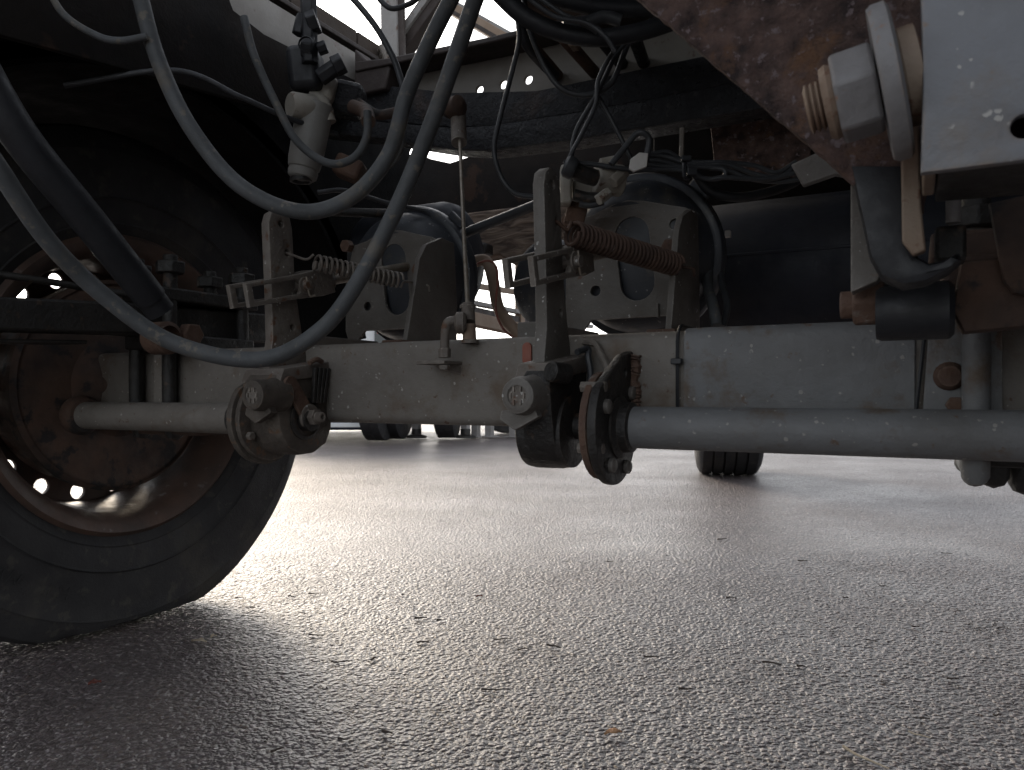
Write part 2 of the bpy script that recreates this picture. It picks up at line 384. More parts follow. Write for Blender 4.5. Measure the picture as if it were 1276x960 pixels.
# ------------------------------------------------------------------ ground
def ground():
    xs = np.concatenate([[-600, -200, -60, -20, -8], np.linspace(-5, 5, 81), [8, 20, 60, 200, 600]])
    ys = np.concatenate([[-600, -200, -60, -20, -8], np.linspace(-4, 12, 129), [20, 60, 200, 600]])
    X, Y = np.meshgrid(xs, ys)
    Z = .006 * np.sin(X * 1.3 + Y * .7) * np.sin(Y * 1.1 - X * .4) - .006
    Z[(abs(X) > 5) | (Y > 12) | (Y < -4)] = -.004
    def grid(X, Y, Z, off):
        ny, nx = X.shape
        i = np.arange(ny * nx).reshape(ny, nx) + off
        q = np.stack([i[:-1, :-1], i[:-1, 1:], i[1:, 1:], i[1:, :-1]], -1).reshape(-1, 4)
        return np.stack([X.ravel(), Y.ravel(), Z.ravel()], -1), q
    va, qa = grid(X, Y, Z, 0)
    # the near ground carries its stones as real relief
    def vor2(Xp, Yp, s, seed):
        gx, gy = np.floor(Xp / s), np.floor(Yp / s)
        best = np.full(Xp.shape, 9.0); val = np.zeros(Xp.shape)
        def hsh(a, b, k):
            t = np.sin(a * 127.1 + b * 311.7 + k * 74.7 + seed * 19.3) * 43758.5453
            return t - np.floor(t)
        for i in (-1, 0, 1):
            for j in (-1, 0, 1):
                a, b_ = gx + i, gy + j
                dx = (a + hsh(a, b_, 1)) - Xp / s; dy = (b_ + hsh(a, b_, 2)) - Yp / s
                dd = np.sqrt(dx * dx + dy * dy); m = dd < best
                best = np.where(m, dd, best); val = np.where(m, hsh(a, b_, 3), val)
        return best, val
    cy, sy = math.cos(YAW), math.sin(YAW)
    VS, QS = [va], [qa]; cnt = len(va)
    for lmax, d0, d1, sl, sdp, fo, fi in ((1.40, .72, 2.45, .0026, .0026, .45, .04), (3.1, 2.05, 5.2, .006, .0075, 1.2, .35)):
        Lg, Dg = np.meshgrid(np.arange(-lmax, lmax, sl), np.arange(d0, d1, sdp))
        Xp = Lg * cy - Dg * sy; Yp = Lg * sy + Dg * cy
        f1, r1 = vor2(Xp, Yp, .0095, 1); f2, r2 = vor2(Xp, Yp, .0055, 5)
        h = np.clip(1 - (f1 / .62) ** 2, 0, 1) * (.35 + .9 * r1) + .35 * np.clip(1 - (f2 / .62) ** 2, 0, 1) * r2
        base = .006 * np.sin(Xp * 1.3 + Yp * .7) * np.sin(Yp * 1.1 - Xp * .4) - .006
        fade = np.clip((lmax - .02 - np.abs(Lg)) / .15, 0, 1) * np.clip((d1 - .02 - Dg) / fo, 0, 1) * np.clip((Dg - d0) / fi, 0, 1)
        Zp = base - .0012 + fade * (.0012 + h * .0013)
        vb, qb = grid(Xp, Yp, Zp, cnt); cnt += len(vb); VS.append(vb); QS.append(qb)
    vv = np.concatenate(VS).astype(np.float32); qq = np.concatenate(QS).astype(np.int32)
    me = bpy.data.meshes.new('ground')
    me.vertices.add(len(vv)); me.vertices.foreach_set('co', vv.ravel())
    me.loops.add(qq.size); me.loops.foreach_set('vertex_index', qq.ravel())
    me.polygons.add(len(qq)); me.polygons.foreach_set('loop_start', np.arange(0, qq.size, 4, dtype=np.int32))
    me.polygons.foreach_set('use_smooth', np.ones(len(qq), dtype=bool))
    me.update(calc_edges=True); me.materials.append(M_ASPH)
    g = bpy.data.objects.new('ground', me); col.objects.link(g)
    tag(g, 'worn grey asphalt yard with exposed aggregate', None, kind='structure')
ground()

# ------------------------------------------------------------------ axle beam
YB0, YB1, ZB0, ZB1 = .892, 1.012, .395, .515
def rbox(x0, x1, y0, y1, z0, z1, r, n=4):
    pts = []
    for cy, cz, a in ((y1 - r, z1 - r, 0), (y0 + r, z1 - r, 90), (y0 + r, z0 + r, 180), (y1 - r, z0 + r, 270)):
        for k in range(n + 1):
            t = R(a + 90 * k / n); pts.append(V((x0, cy + r * math.cos(t), cz + r * math.sin(t))))
    return MB().prism(pts, (x1 - x0, 0, 0))
axle = thing('axle', 'long square grey axle beam spanning the picture above the asphalt', 'axle', (-.55, .952, .395))
rbox(-1.37, .47, YB0, YB1, ZB0, ZB1, .014).build('beam', M_GREY, axle, ang=30)
rbox(-.243, -.0, YB0 - .003, YB1 + .003, ZB0 - .003, ZB1 + .003, .016).build('sleeve', M_BLUEGREY, axle, .0015, ang=30)
p = aY(657, 441, YB0 - .0015)
MB().plate(slot((p.x, p.z - .0085), (p.x, p.z + .0085), .0065), [], (0, p.y, 0), EX, -EZ * -1, .004, .0006).build('plug', M_ORANGE, axle)
axle['label'] = 'long square grey axle beam spanning the picture above the asphalt'
# flat seat plate and rust-topped bolt at the right spring
MB().plate([(.005, .40), (.075, .40), (.075, .512), (.012, .512)], [], (0, YB0 - .008, 0), EX, EZ, .008).build('seat_plate', M_BLUEGREY, axle)
p = aY(1183, 469, YB0 - .014)
MB().lathe([(.010, 0), (.008, .010), (.002, .0145), (-.004, .0145)], (p.x, p.y + .002, p.z), -EY, 20).build('bolt_head', M_RUSTY, axle)
p = aY(1190, 505, YB0 - .014)
MB().hexa((p.x, p.y + .002, p.z), (p.x, p.y - .006, p.z), .009).build('nut', M_RUSTY, axle, .001)

def cable_tie(px, lab, x1=0.0, buckle=True):
    X = aY(px, 460, YB0).x; e = .0062
    pts = []
    for cy, cz, a in ((YB1 - .014, ZB1 - .014, 0), (YB0 + .014, ZB1 - .014, 90), (YB0 + .014, ZB0 + .014, 180), (YB1 - .014, ZB0 + .014, 270)):
        for k in range(5):
            t = R(a + 90 * k / 4); pts.append(V((X + x1 * (cz + .014 * math.sin(t) - .455), cy + (.014 + e) * math.cos(t), cz + (.014 + e) * math.sin(t))))
    pts.append(pts[0])
    t = thing('cable_tie', lab, 'cable tie', (X, YB0, ZB0), 'cable ties round the axle beam')
    MB().tube(pts, .0022, 6, 1).build('strap', M_TIE, t)
    if buckle: MB().box(X - .007, X + .006, YB0 - .012, YB0 - .004, .474, .481).build('buckle', M_TIE, t, .001)
cable_tie(846, 'thin black cable tie with buckle round the beam left of the sleeve')
cable_tie(1146, 'thin black cable tie slanting round the beam beside the rust-stained plate', .10, False)

# ------------------------------------------------------------------ camshafts, support plates
YC, ZC = .845, .400
def camshaft(x0, x1, lab, inner, m):
    t = thing('brake_camshaft', lab, 'camshaft', ((x0 + x1) / 2, YC, ZC - .025), 'brake camshafts under the axle')
    n = 60
    MB().tube([(x0 + (x1 - x0) * k / n, YC, ZC) for k in range(n + 1)], .0243, 28, 1).build('tube', m, t, ang=50)
    a, bb = inner
    MB().cyl((a, YC, ZC), (bb, YC, ZC), .016, 20).build('shaft', M_DARK, t)
    s = 1 if x0 > a - .2 and a > -.6 else -1
    e = x0 if s > 0 else x1
    MB().lathe([(-.028, .02), (-.026, .036), (-.010, .037), (-.006, .030), (.004, .029), (.006, .0245)], (e + .002 * s, YC, ZC), EX * s, 28).build('collar', M_DARK, t)
camshaft(-.296, .46, 'thick chipped blue-grey camshaft tube running to the right edge', (-.43, -.29), M_BLUEGREY)
camshaft(-1.345, -.925, 'short grey camshaft tube running into the left wheel', (-.93, -.78), M_GREY)
MB().lathe([(0, .026), (.004, .034), (.02, .036), (.03, .03), (.032, .02)], (-1.345, YC, ZC), EX, 24).build('boot', M_DRUM, bpy.data.objects['brake_camshaft.001'])

def cam_plate(X, s, lab):
    t = thing('cam_support_plate', lab, 'bracket', (X, .86, .335), 'camshaft support plates')
    out = [(.892 + .004, .492), (.862, .486), (.822, .466)] + arcpts((.838, .402), .069, 140, 385, 22) + [(.896, .43)]
    MB().plate([(y, z) for y, z in out], [circ((.845, .40), .022, 20), circ((.866, .464), .0055, 10), circ((.80, .362), .0, 6) if False else circ((.80, .36), .004, 8)],
               (X, 0, 0), EY, EZ, .011, .002).build('flange', M_DARK if s > 0 else M_CAST, t)
    MB().plate(arcpts((.836, .402), .063, 0, 360, 30)[:-1], [circ((.845, .40), .02, 16)], (X - s * .0125, 0, 0), EY, EZ, .009, .002).build('backing_disc', M_RUSTY if s > 0 else M_CAST, t)
    for k, (y, z) in enumerate([(.792, .378), (.80, .447)]):
        m = MB(); m.hexa((X - s * .024, y, z), (X + s * .006, y, z), .0068); m.build('bolt', M_DUST, t, .001)
    w = [(X + s * (.006 + rw.uniform(0, .004)), YB0 - .001, .402 + k * .0085) for k in range(11)]
    rr = [rw.uniform(.0055, .0085) for k in range(60)]
    MB().tube(w, .007, 8, 5, rs=lambda t: rr[int(t * 50)]).build('weld_bead', M_RUSTY, t)
rw = random.Random(5)
def face_bolts(t, X, pts):
    for y, z in pts: MB().lathe([(0, .0085), (.005, .0085), (.007, .006), (.0072, 0)], (X, y, z), EX, 14).build('rivet', M_BRKT, t)
cam_plate(-.312, 1, 'round steel camshaft support plate beside the right slack adjuster, weld on its edge')
cam_plate(-.869, -1, 'brown camshaft support plate half hidden behind the left slack adjuster')

face_bolts(bpy.data.objects['cam_support_plate'], -.307, [(.80, .425), (.866, .352), (.815, .358), (.884, .44)])
# ------------------------------------------------------------------ slack adjusters
def slack(X, lab, worm_dx, left, marm):
    t = thing('slack_adjuster', lab, 'slack adjuster', (X, .845, .345), 'slack adjusters on the brake camshafts')
    arm = [(.812, .455), (.823, .52), (.820, .60), (.815, .690), (.820, .705), (.832, .713), (.846, .713), (.858, .705), (.863, .690), (.870, .60), (.884, .53), (.90, .478)]
    MB().plate(arm, [circ((.840, .693), .0055), circ((.853, .652), .0055), circ((.864, .54), .005)], (X - .008, 0, 0), EY, EZ, .016, .0022).build('arm', marm, t)
    b = MB(); b.box(X - .011, X - .001, .822, .871, .583, .622); b.build('arm_bushing', M_RUSTY, t, .003)
    body = [(.785, .452), (.80, .472), (.90, .487), (.908, .44), (.905, .385), (.893, .362), (.868, .350), (.838, .349), (.812, .360), (.797, .385), (.79, .42)]
    x0, x1 = (X - .020, X + .022) if not left else (X - .024, X + .042)
    MB().plate(body, [], ((x0 + x1) / 2, 0, 0), EY, EZ, x1 - x0, .007).build('body', M_CAST if left else M_DARK, t)
    MB().plate([(y * 1.0, z) for y, z in [(.79, .455), (.80, .475), (.902, .490), (.91, .478), (.905, .468)]], [], ((x0 + x1) / 2 - .002, 0, 0), EY, EZ, x1 - x0 + .012, .003).build('top_flange', M_DUST, t)
    MB().lathe([(-.036, .0), (-.036, .036), (-.031, .044), (-.02, .046), (.0, .046), (.026, .044), (.030, .03), (.030, 0)], (X, YC, .394), EX, 32).build('hub', M_CAST if left else M_DARK, t)
    wx = X + worm_dx; wz = .437
    hs = MB(); hs.lathe([(0, .012), (0, .0165), (.002, .020), (.010, .022), (.03, .022), (.042, .025), (.055, .025), (.056, 0)], (wx, .752, wz), EY, 28)
    wh = hs.build('worm_housing', M_BRKT if not left else M_CAST, t)
    cp = MB(); cp.lathe([(.003, 0), (.002, .0145), (.005, .0155), (.009, .0155)], (wx, .752, wz), EY, 28)
    for a in range(6):
        cp.box(wx - .0008 + .0085 * math.cos(a * 1.05), wx + .0012 + .0085 * math.cos(a * 1.05), .7515, .756, wz - .003 + .0085 * math.sin(a * 1.05), wz + .003 + .0085 * math.sin(a * 1.05))
    cp.build('worm_cap', M_DUST, wh)
    tb = MB(); tb.prism([(wx - .03, .77, wz - .018), (wx - .032, .77, wz - .028), (wx - .012, .77, wz - .040), (wx + .018, .77, wz - .024), (wx + .012, .77, wz - .012)], (0, .012, 0))
    tb.build('locking_tab', M_BRKT if not left else M_CAST, wh, .001)
    if not left:
        MB().lathe([(-.02, .012), (.004, .012), (.006, .010), (.006, 0)], (wx + .030, .785, wz + .027), V((-.4, -.9, .1)), 18).build('grease_plug', M_DARK, t)
        for k, off in enumerate((0, .010)):
            MB().tube([(X + .023, .86 + off, .49), (X + .030, .878 + off, .495), (X + .032, .892 - .018, .484), (X + .036, .872, .46), (X + .034, .86, .425), (X + .03, .856, .39)] if k == 0 else
                      [(X + .02, .885, .505), (X + .036, .887, .502), (X + .046, .882, .487), (X + .058, .872, .468), (X + .054, .855, .452)], .0042, 8, 6).build('grease_hose', M_DUST if k else M_CABLE, t)
    else:
        MB().lathe([(.03, .032), (.045, .031), (.047, .026)], (X, YC, .402), EX, 28).build('cover_plate', M_DARK, t)
        m = MB(); m.lathe([(.045, .019), (.049, .019), (.05, .012)], (X + .004, YC, .405), EX, 24); m.hexa((X + .052, YC, .405), (X + .066, YC, .405), .0125); m.lathe([(.06, .0075), (.072, .0075), (.073, .004), (.066, .003)], (X + .004, YC, .405), EX, 16)
        m.build('end_bolt', M_DUST, t, .0008)
        MB().plate(slot((.808, .452), (.845, .405), .0125), [], (X + .049, 0, 0), EY, EZ, .006).build('control_arm', M_RUSTY, t)
        s2 = MB()
        for k in range(4):
            s2.prism([(X + .046, .856 + k * .009, .478), (X + .046, .862 + k * .009, .478), (X + .046, .857 + k * .007, .425), (X + .046, .852 + k * .007, .425)], (.006, 0, 0))
        s2.build('ribbed_strap', M_DARK, t, .001)
        MB().tube([(X + .05, .872, .487), (X + .052, .858, .49), (X + .05, .845, .484)], .004, 8, 4).build('clip', M_RUSTY, t)
    return t
slack(-.39, 'tall dark slack adjuster arm in front of the rusted spring', -.004, False, M_BRKT)
slack(-.837, 'tall grey slack adjuster arm left of the pale spring, above the tyre', .032, True, M_DUST)

# push rods with clevis forks
TI = R(14); TD = V((0, math.cos(TI), math.sin(TI))); TU = V((0, -math.sin(TI), math.cos(TI)))
PIN = (.866, .602)
def clevis(X, lab, end_y):
    xc = X - .008
    t = thing('push_rod', lab, 'push rod', (xc, PIN[0], PIN[1]), 'brake push rods with clevis forks')
    o = V((xc, PIN[0], PIN[1]))
    for s in (-1, 1):
        MB().plate(smooth2([(-.105, -.017), (-.105, .017), (-.02, .018), (.05, .021), (.078, .019), (.078, -.019), (.05, -.021), (-.02, -.018)], 1),
                   [[(-.094, -.0105), (-.094, .0105), (-.004, .011), (.006, .0), (-.004, -.011)]], o + EX * s * .0165, TD, TU, .008, .0018).build('fork_prong', M_DUST, t)
    m = MB(); a = o + TD * .05; m.bar(a, o + TD * .082, .026, .038, TU); m.build('yoke', M_DUST, t, .003)
    MB().cyl(o + TD * .08, o + TD * ((end_y - PIN[0]) / math.cos(TI)), .0085, 16).build('rod', M_ROD, t)
    MB().hexa(o + TD * .082, o + TD * .094, .015).build('lock_nut', M_DUST, t, .001)
    pn = MB(); pn.cyl(o - EX * .028 + TD * .01, o + EX * .030 + TD * .01, .0075, 16); pn.lathe([(.0205, .013), (.023, .013), (.0235, .0075)], o + TD * .01, EX, 20)
    pn.build('clevis_pin', M_DUST, t)
    MB().tube([o + EX * .027 + TD * .01 + TU * .013, o + EX * .027 + TD * .01 - TU * .015, o + EX * .031 + TD * .018 - TU * .017], .0018, 6, 3).build('split_pin', M_ROD, t)
clevis(-.39, 'slotted clevis fork and rod on the right slack adjuster arm', 1.19)
clevis(-.837, 'slotted clevis fork and rod on the left slack adjuster arm', 1.19)

# ------------------------------------------------------------------ brake chambers with mounting brackets
YP = 1.17
def rel(px, py):
    q = aY(px, py, YP); return (q.x + .39, q.z)
RIGHT_OUT = [(719, 275), (741, 268), (766, 255), (783, 250), (803, 251), (833, 256), (854, 259), (866, 264), (866, 300), (866, 392), (797, 396), (761, 398), (738, 399), (728, 412), (712, 416), (706, 400), (706, 331)]
def chamber(X, lab, labb, dx):
    out = [(x + X + dx, z) for x, z in [rel(*q) for q in RIGHT_OUT]]
    c0, c1 = rel(788, 293), rel(795, 353)
    holes = [slot((c1[0] + X + dx, c1[1]), (c0[0] + X + dx, c0[1]), .0285)]
    for q in ((842, 280), (743, 363)):
        h = rel(*q); holes.append(circ((h[0] + X + dx, h[1]), .0088, 14))
    tb = thing('chamber_bracket', labb, 'bracket', (X + dx, YP, .515), 'brake chamber mounting brackets')
    MB().plate(out, holes, (0, YP, 0), EX, EZ, .008, .0012).build('mounting_plate', M_BRKT, tb)
    xr = -.300 + .39 + X + (0 if dx == 0 else .004)
    fl = [(1.018, .516), (1.040, .60), (1.058, .668), (1.078, .694), (1.125, .714), (YP - .004, .712), (YP + .006, .60), (YP + .006, .516)]
    MB().plate(fl, [], (xr, 0, 0), EY, EZ, .009, .0012).build('side_flange', M_BRKT, tb)
    MB().prism([(xr - .02, .985, .5135), (xr + .02, .985, .5135), (xr + .015, YP + .02, .5135), (xr - .015, YP + .02, .5135)], (0, 0, .012)).build('foot', M_RUSTY, tb, .002)
    xl = rel(712, 400)[0] + X + dx
    MB().prism([(xl - .006, .985, .5135), (xl + .03, .985, .5135), (xl + .03, YP + .05, .5135), (xl - .006, YP + .05, .5135)], (0, 0, .03)).build('foot', M_BRKT, tb, .002)
    g = MB(); g.box(X + dx + .03, X + dx + .034, YP - .012, YP - .004, rel(797, 396)[1] - .002, rel(797, 396)[1] + .02); g.build('rib', M_BRKT, tb, .001)
    cc = aY(797, 322, YP + .07)
    cx = cc.x + .39 + X + dx; o = V((cx, YP + .006, cc.z - .008)); ax = V((0, math.cos(R(7)), math.sin(R(7))))
    t = thing('brake_chamber', lab, 'brake chamber', (cx, YP + .1, cc.z - .14), 'spring brake chambers above the axle')
    MB().lathe([(.0, 0), (0, .086), (.004, .097), (.016, .112), (.034, .123), (.056, .1275), (.064, .1285)], o, ax, 56).build('front_housing', M_CHAMB, t)
    cb = MB(); cb.lathe([(.058, .127), (.057, .133), (.060, .139), (.066, .1415), (.084, .1415), (.090, .139), (.093, .133), (.092, .127)], o, ax, 56)
    cl = cb.build('clamp_band', M_CHAMB, t)
    for s_ in (1,):
        bp = o + ax * .075 + EX * (.098 * s_) + EZ * .103
        MB().bar(bp - EX * .014 * s_ + EZ * .014, bp + EX * .014 * s_ - EZ * .014, .022, .009, ax).build('clamp_lug', M_CHAMB, cl, .002)
    MB().lathe([(.09, .128), (.105, .124), (.125, .11), (.14, .085), (.146, .05), (.148, 0)], o, ax, 56).build('rear_housing', M_CHAMB, t)
    # stud nuts on the bracket
    for q in ((846, 300 + 8), (712, 276)):
        h = aY(q[0], q[1], YP - .004); h.x += .39 + X + dx
        MB().hexa((h.x - (.012 if q[0] > 800 else -.0), YP - .004, h.z), (h.x - (.012 if q[0] > 800 else -.0), YP - .02, h.z), .0125).build('stud_nut', M_RUSTY, t, .0015)
chamber(-.39, 'black spring brake chamber behind the slotted plate, under the cable bundle', 'slotted grey chamber bracket behind the rusted coil spring', 0)
chamber(-.837, 'black spring brake chamber left of the thin vertical rod', 'slotted grey chamber bracket behind the pale coil spring', -.026)

# return springs
def coil_spring(p0, p1, Rr, r, turns, h0, h1, m, lab):
    t = thing('return_spring', lab, 'spring', p0, 'brake return springs')
    MB().coil(p0, p1, Rr, r, turns).build('coil', m, t, ang=60)
    MB().tube([V(p0) + EZ * Rr, V(p0) + (V(h0) - V(p0)) * .3, V(h0), V(h0) + V((-.012, 0, -.006))], r * .9, 7, 5).build('hook', m, t)
    d = (V(p1) - V(p0)).normalized()
    MB().tube([V(p1) - EZ * Rr, V(p1) + d * .008, V(h1), V(h1) + V((.014, .006, -.003)), V(h1) + V((.014, .012, -.012))], r * .9, 7, 5).build('hook', m, t)
xr = rel(849, 300)[0]
coil_spring(aX(391, 327, -.815), aD(499, 350, 1.245), .0115, .0023, 17, (-.842, .853, .652), aD(522, 354, 1.30), M_DUST, 'pale dusty open coil spring hooked to the left slack arm')
coil_spring(aD(712, 291, .945), aD(842, 330, 1.065), .0145, .0027, 27, (-.392, .853, .652), aD(850, 333, 1.085), M_RUSTSPR, 'brown rusted tight coil spring crossing the slotted plate')

# ------------------------------------------------------------------ left wheel
WX, WY, WZ = -1.455, .952, .455
wheel = thing('wheel_assembly', 'dark trailer wheel with rusty rim at the left edge', 'wheel', (WX, WY, 0))
half = [(.0, .470), (.012, .470), (.0125, .478), (.044, .4775), (.045, .468), (.055, .468), (.056, .4765), (.092, .474), (.105, .468), (.114, .452), (.1185, .44), (.1205, .432), (.1240, .4325), (.1235, .429),
        (.128, .405), (.131, .375), (.1315, .353), (.1352, .350), (.1315, .3465), (.128, .325), (.1225, .309), (.1235, .306), (.1205, .303), (.114, .290), (.106, .277), (.100, .272)]
prof = [(x, r) for x, r in half[::-1]] + [(-x, r) for x, r in half[1:]]
b = MB().lathe([(x, r if r < .33 else .33 + (r - .33) * 1.095) for x, r in prof], (0, 0, 0), EX, 120)
for v in b.v:
    if v.z < -.36:
        f = min(1, (-.36 - v.z) / .1); v.x *= 1 + .07 * f
    v.z = max(v.z, -WZ + .0015)
b.v = [v + V((WX, WY, WZ)) for v in b.v]
tyre = b.build('tyre', M_TYRE, wheel, ang=30)
rimp = [(.106, .280), (.112, .284), (.116, .280), (.112, .272), (.098, .262), (.08, .252), (.03, .244), (-.03, .238), (-.07, .240), (-.098, .262), (-.112, .28)]
rim = MB().lathe([(x, r) for x, r in rimp], (WX, WY, WZ), EX, 96).build('rim', M_RIM, wheel)
so = rim.modifiers.new('s', 'SOLIDIFY'); so.thickness = .006; so.offset = 1
MB().plate(circ((WY, WZ), .241, 72), [circ((WY, WZ), .09, 40)] + [circ((WY + .213 * math.cos(R(20 * k + 6)), WZ + .213 * math.sin(R(20 * k + 6))), .0150, 18) for k in range(18)], (WX - .035, 0, 0), EY, EZ, .010, .002).build('wheel_disc', M_RIM, wheel)
MB().lathe([(-.12, 0), (-.12, .07), (-.1, .085), (-.03, .095), (.0, .095)], (WX, WY, WZ), EX, 40).build('hub', M_DRUM, wheel)
drum = MB().lathe([(-.03, .09), (-.03, .18), (-.02, .192), (.05, .196), (.052, .204), (.075, .205), (.078, .196), (.080, .188), (.083, .10), (.10, .08), (.115, .062), (.13, .06)], (WX, WY, WZ), EX, 64).build('brake_drum', M_DRUM, wheel)
MB().lathe([(.0, .193), (.012, .205), (.022, .205), (.03, .197)], (WX + .055, WY, WZ), EX, 64).build('dust_ring', M_DRUM, wheel)
# raised characters on the sidewall
def sidewall_text(body, ang, rad, size):
    cu = bpy.data.curves.new('t', 'FONT'); cu.body = body; cu.size = size; cu.extrude = .0018; cu.align_x = 'CENTER'; cu.align_y = 'CENTER'; cu.space_character = 1.25
    o = bpy.data.objects.new('t', cu); col.objects.link(o)
    me = bpy.data.meshes.new_from_object(o.evaluated_get(bpy.context.evaluated_depsgraph_get()))
    b = MB(); vs = []
    for v in me.vertices:
        a = R(ang) + v.co.x / rad; r = rad + v.co.y
        # wall lies on the +X side; text runs round the wheel
        wall = np.interp(r, [q[1] for q in half[::-1]], [q[0] for q in half[::-1]])
        ybulge = 1.06 if math.sin(a) * r < -.42 else 1 + .06 * max(0, min(1, (-math.sin(a) * r - .36) / .1))
        vs.append(V((WX + wall * ybulge + .0004 + v.co.z, WY + r * math.cos(a), WZ + r * math.sin(a))))
    b.add(vs, [tuple(p.vertices) for p in me.polygons])
    bpy.data.objects.remove(o); bpy.data.curves.remove(cu); bpy.data.meshes.remove(me)
    return b
sidewall_text('TH', 247, .392, .034).build('lettering', M_TYRE, tyre)
sidewall_text('VVM', 232, .392, .030).build('lettering', M_TYRE, tyre)

# ------------------------------------------------------------------ spring seats and trailing arms
def ubolt(t, X, y0, y1, ztop, zbot, r, m, nut=True):
    ub = MB().tube([(X, y0, ztop), (X, y0, zbot + .01), (X, (y0 + y1) / 2 - (y1 - y0) * .3, zbot - .006), (X, (y0 + y1) / 2 + (y1 - y0) * .3, zbot - .006), (X, y1, zbot + .01), (X, y1, ztop)], r, 14, 6)
    ub = ub.build('u_bolt', m, t)
    if nut:
        for y in (y0, y1):
            n = MB(); n.hexa((X, y, ztop - .02), (X, y, ztop), r * 2.1); n.cyl((X, y, ztop), (X, y, ztop + .012), r, 12); n.build('nut', M_DARK, ub, .002)
ta = thing('trailing_arm', 'dark trailing arm clamped on the axle beside the left wheel', 'suspension arm', (-1.165, .95, .515), 'suspension arms on the axle')
bar = MB().prism([(-1.205, -.5, .48), (-1.205, .30, .515), (-1.205, .80, .537), (-1.205, 1.12, .54), (-1.205, 1.12, .597), (-1.205, .80, .588), (-1.205, .30, .556), (-1.205, -.5, .52)], (.07, 0, 0)).build('arm', M_DARK, ta, .004)
MB().prism([(-1.198, -.5, .462), (-1.198, .30, .497), (-1.198, .74, .517), (-1.198, .74, .523), (-1.198, .30, .503), (-1.198, -.5, .468)], (.05, 0, 0)).build('lower_leaf', M_DARK, ta, .002)
MB().box(-1.225, -1.115, .85, 1.06, .597, .62).build('clamp_plate', M_DARK, ta, .004)
MB().box(-1.225, -1.115, .855, 1.05, .5155, .541).build('seat', M_DARK, ta, .004)
for X in (-1.215, -1.128):
    ubolt(ta, X, .874, 1.03, .665, .385, .012, M_DARK)
MB().lathe([(0, .024), (.006, .027), (.04, .027), (.044, .02)], (-1.115, .83, .530), EX, 24).build('pivot_boss', M_RUSTY, ta)
MB().hexa((-1.09, .875, .538), (-1.068, .875, .538), .02).build('pivot_nut', M_RUSTY, ta, .002)
MB().box(-1.165, -1.14, .868, .884, .40, .535).build('side_strap', M_GREY, ta, .003)
MB().box(-1.235, -1.06, .87, 1.03, .368, .3935).build('lower_plate', M_DRUM, ta, .004)

sl = thing('rubber_sleeve', 'thick black rubber sleeve slanting down behind the big hose at left', 'sleeve', aD(205, 385, 1.15))
MB().tube([aD(-40, 60, .93), aD(25, 170, .98), aD(110, 275, 1.06), aD(188, 372, 1.15)], .0235, 24, 8).build('outer_sleeve', M_SLEEVE, sl)
MB().tube([aD(178, 360, 1.14), aD(200, 388, 1.165)], .0215, 24, 1).build('end_cap', M_SLEEVE, sl)
st = thing('brake_hose', 'thin dark pipe crossing above the trailing arm behind the rubber sleeve', 'hose', aD(0, 345, 1.2))
MB().tube([aD(-30, 338, 1.15), aD(40, 348, 1.2), aD(115, 360, 1.27), aD(190, 372, 1.33)], .006, 10, 6).build('pipe', M_DARK, st)

# right-hand suspension seat, close to the camera
tr = thing('trailing_arm', 'brown rusty suspension arm and clamp above the axle at the right edge', 'suspension arm', (.07, .95, .515), 'suspension arms on the axle')
MB().box(.02, .13, .76, 1.06, .5155, .56).build('arm', M_DRUM, tr, .006)
MB().box(.012, .15, .80, 1.05, .562, .588).build('clamp_plate', M_DRUM, tr, .004)
for X in (.052, .135): ubolt(tr, X, .868, 1.035, .62, .372, .0125, M_BLUEGREY if X < .1 else M_DARK)
MB().box(.045, .12, .90, 1.0, .365, .3925).build('lower_plate', M_DARK, tr, .006)
q0 = aD(1238, 575, .78); q1 = aD(1238, 608, .78)
MB().lathe([(0, 0), (.004, .010), (.012, .0145), (.03, .0155), (.06, .0155)], aD(1238, 609, .80), EZ, 24).build('bump_stop', M_DARK, tr)
MB().lathe([(0, 0), (.004, .010), (.012, .0145), (.03, .0155), (.07, .0155)], aD(1276, 617, .80), EZ, 24).build('bump_stop', M_DARK, tr)
MB().lathe([(0, 0), (.003, .007), (.01, .009), (.03, .009)], aD(1217, 591, .82), EZ, 16).build('bump_stop', M_DARK, tr)
# brown plates behind
MB().plate([(aY(a, b_, .70).x, aY(a, b_, .70).z) for a, b_ in ((1232, 255), (1300, 240), (1300, 372), (1262, 366), (1250, 350))], [], (0, .70, 0), EX, EZ, .012, .002).build('side_plate', M_DRUM, tr)
MB().plate([(aY(a, b_, .72).x, aY(a, b_, .72).z) for a, b_ in ((1196, 330), (1290, 322), (1290, 408), (1200, 416), (1186, 390))], [], (0, .72, 0), EX, EZ, .03, .004).build('spring_block', M_DRUM, tr)
bushing = thing('pivot_bushing', 'black pivot bushing with a rusty hex nut over the axle at right', 'bushing', aY(1135, 420, .70))
c = aY(1143, 388, .70)
MB().lathe([(-.03, .0), (-.03, .022), (-.026, .0235), (.022, .0235), (.026, .02)], c, EX, 28).build('bush', M_SLEEVE, bushing)
c2 = aY(1083, 379, .70)
MB().hexa(c2 - EX * .012, c2 + EX * .012, .0195).build('nut', M_RUSTY, bushing, .002)
MB().cyl(c2 - EX * .022, c2 + EX * .04, .0115, 18).build('bolt', M_RUSTY, bushing, .001)
MB().plate([(aX(a, b_, c.x - .034).y, aX(a, b_, c.x - .034).z) for a, b_ in ((1092, 330), (1098, 420), (1110, 424), (1118, 330))], [], (c.x - .034, 0, 0), EY, EZ, .006, .001).build('link_plate', M_BRKT, bushing)

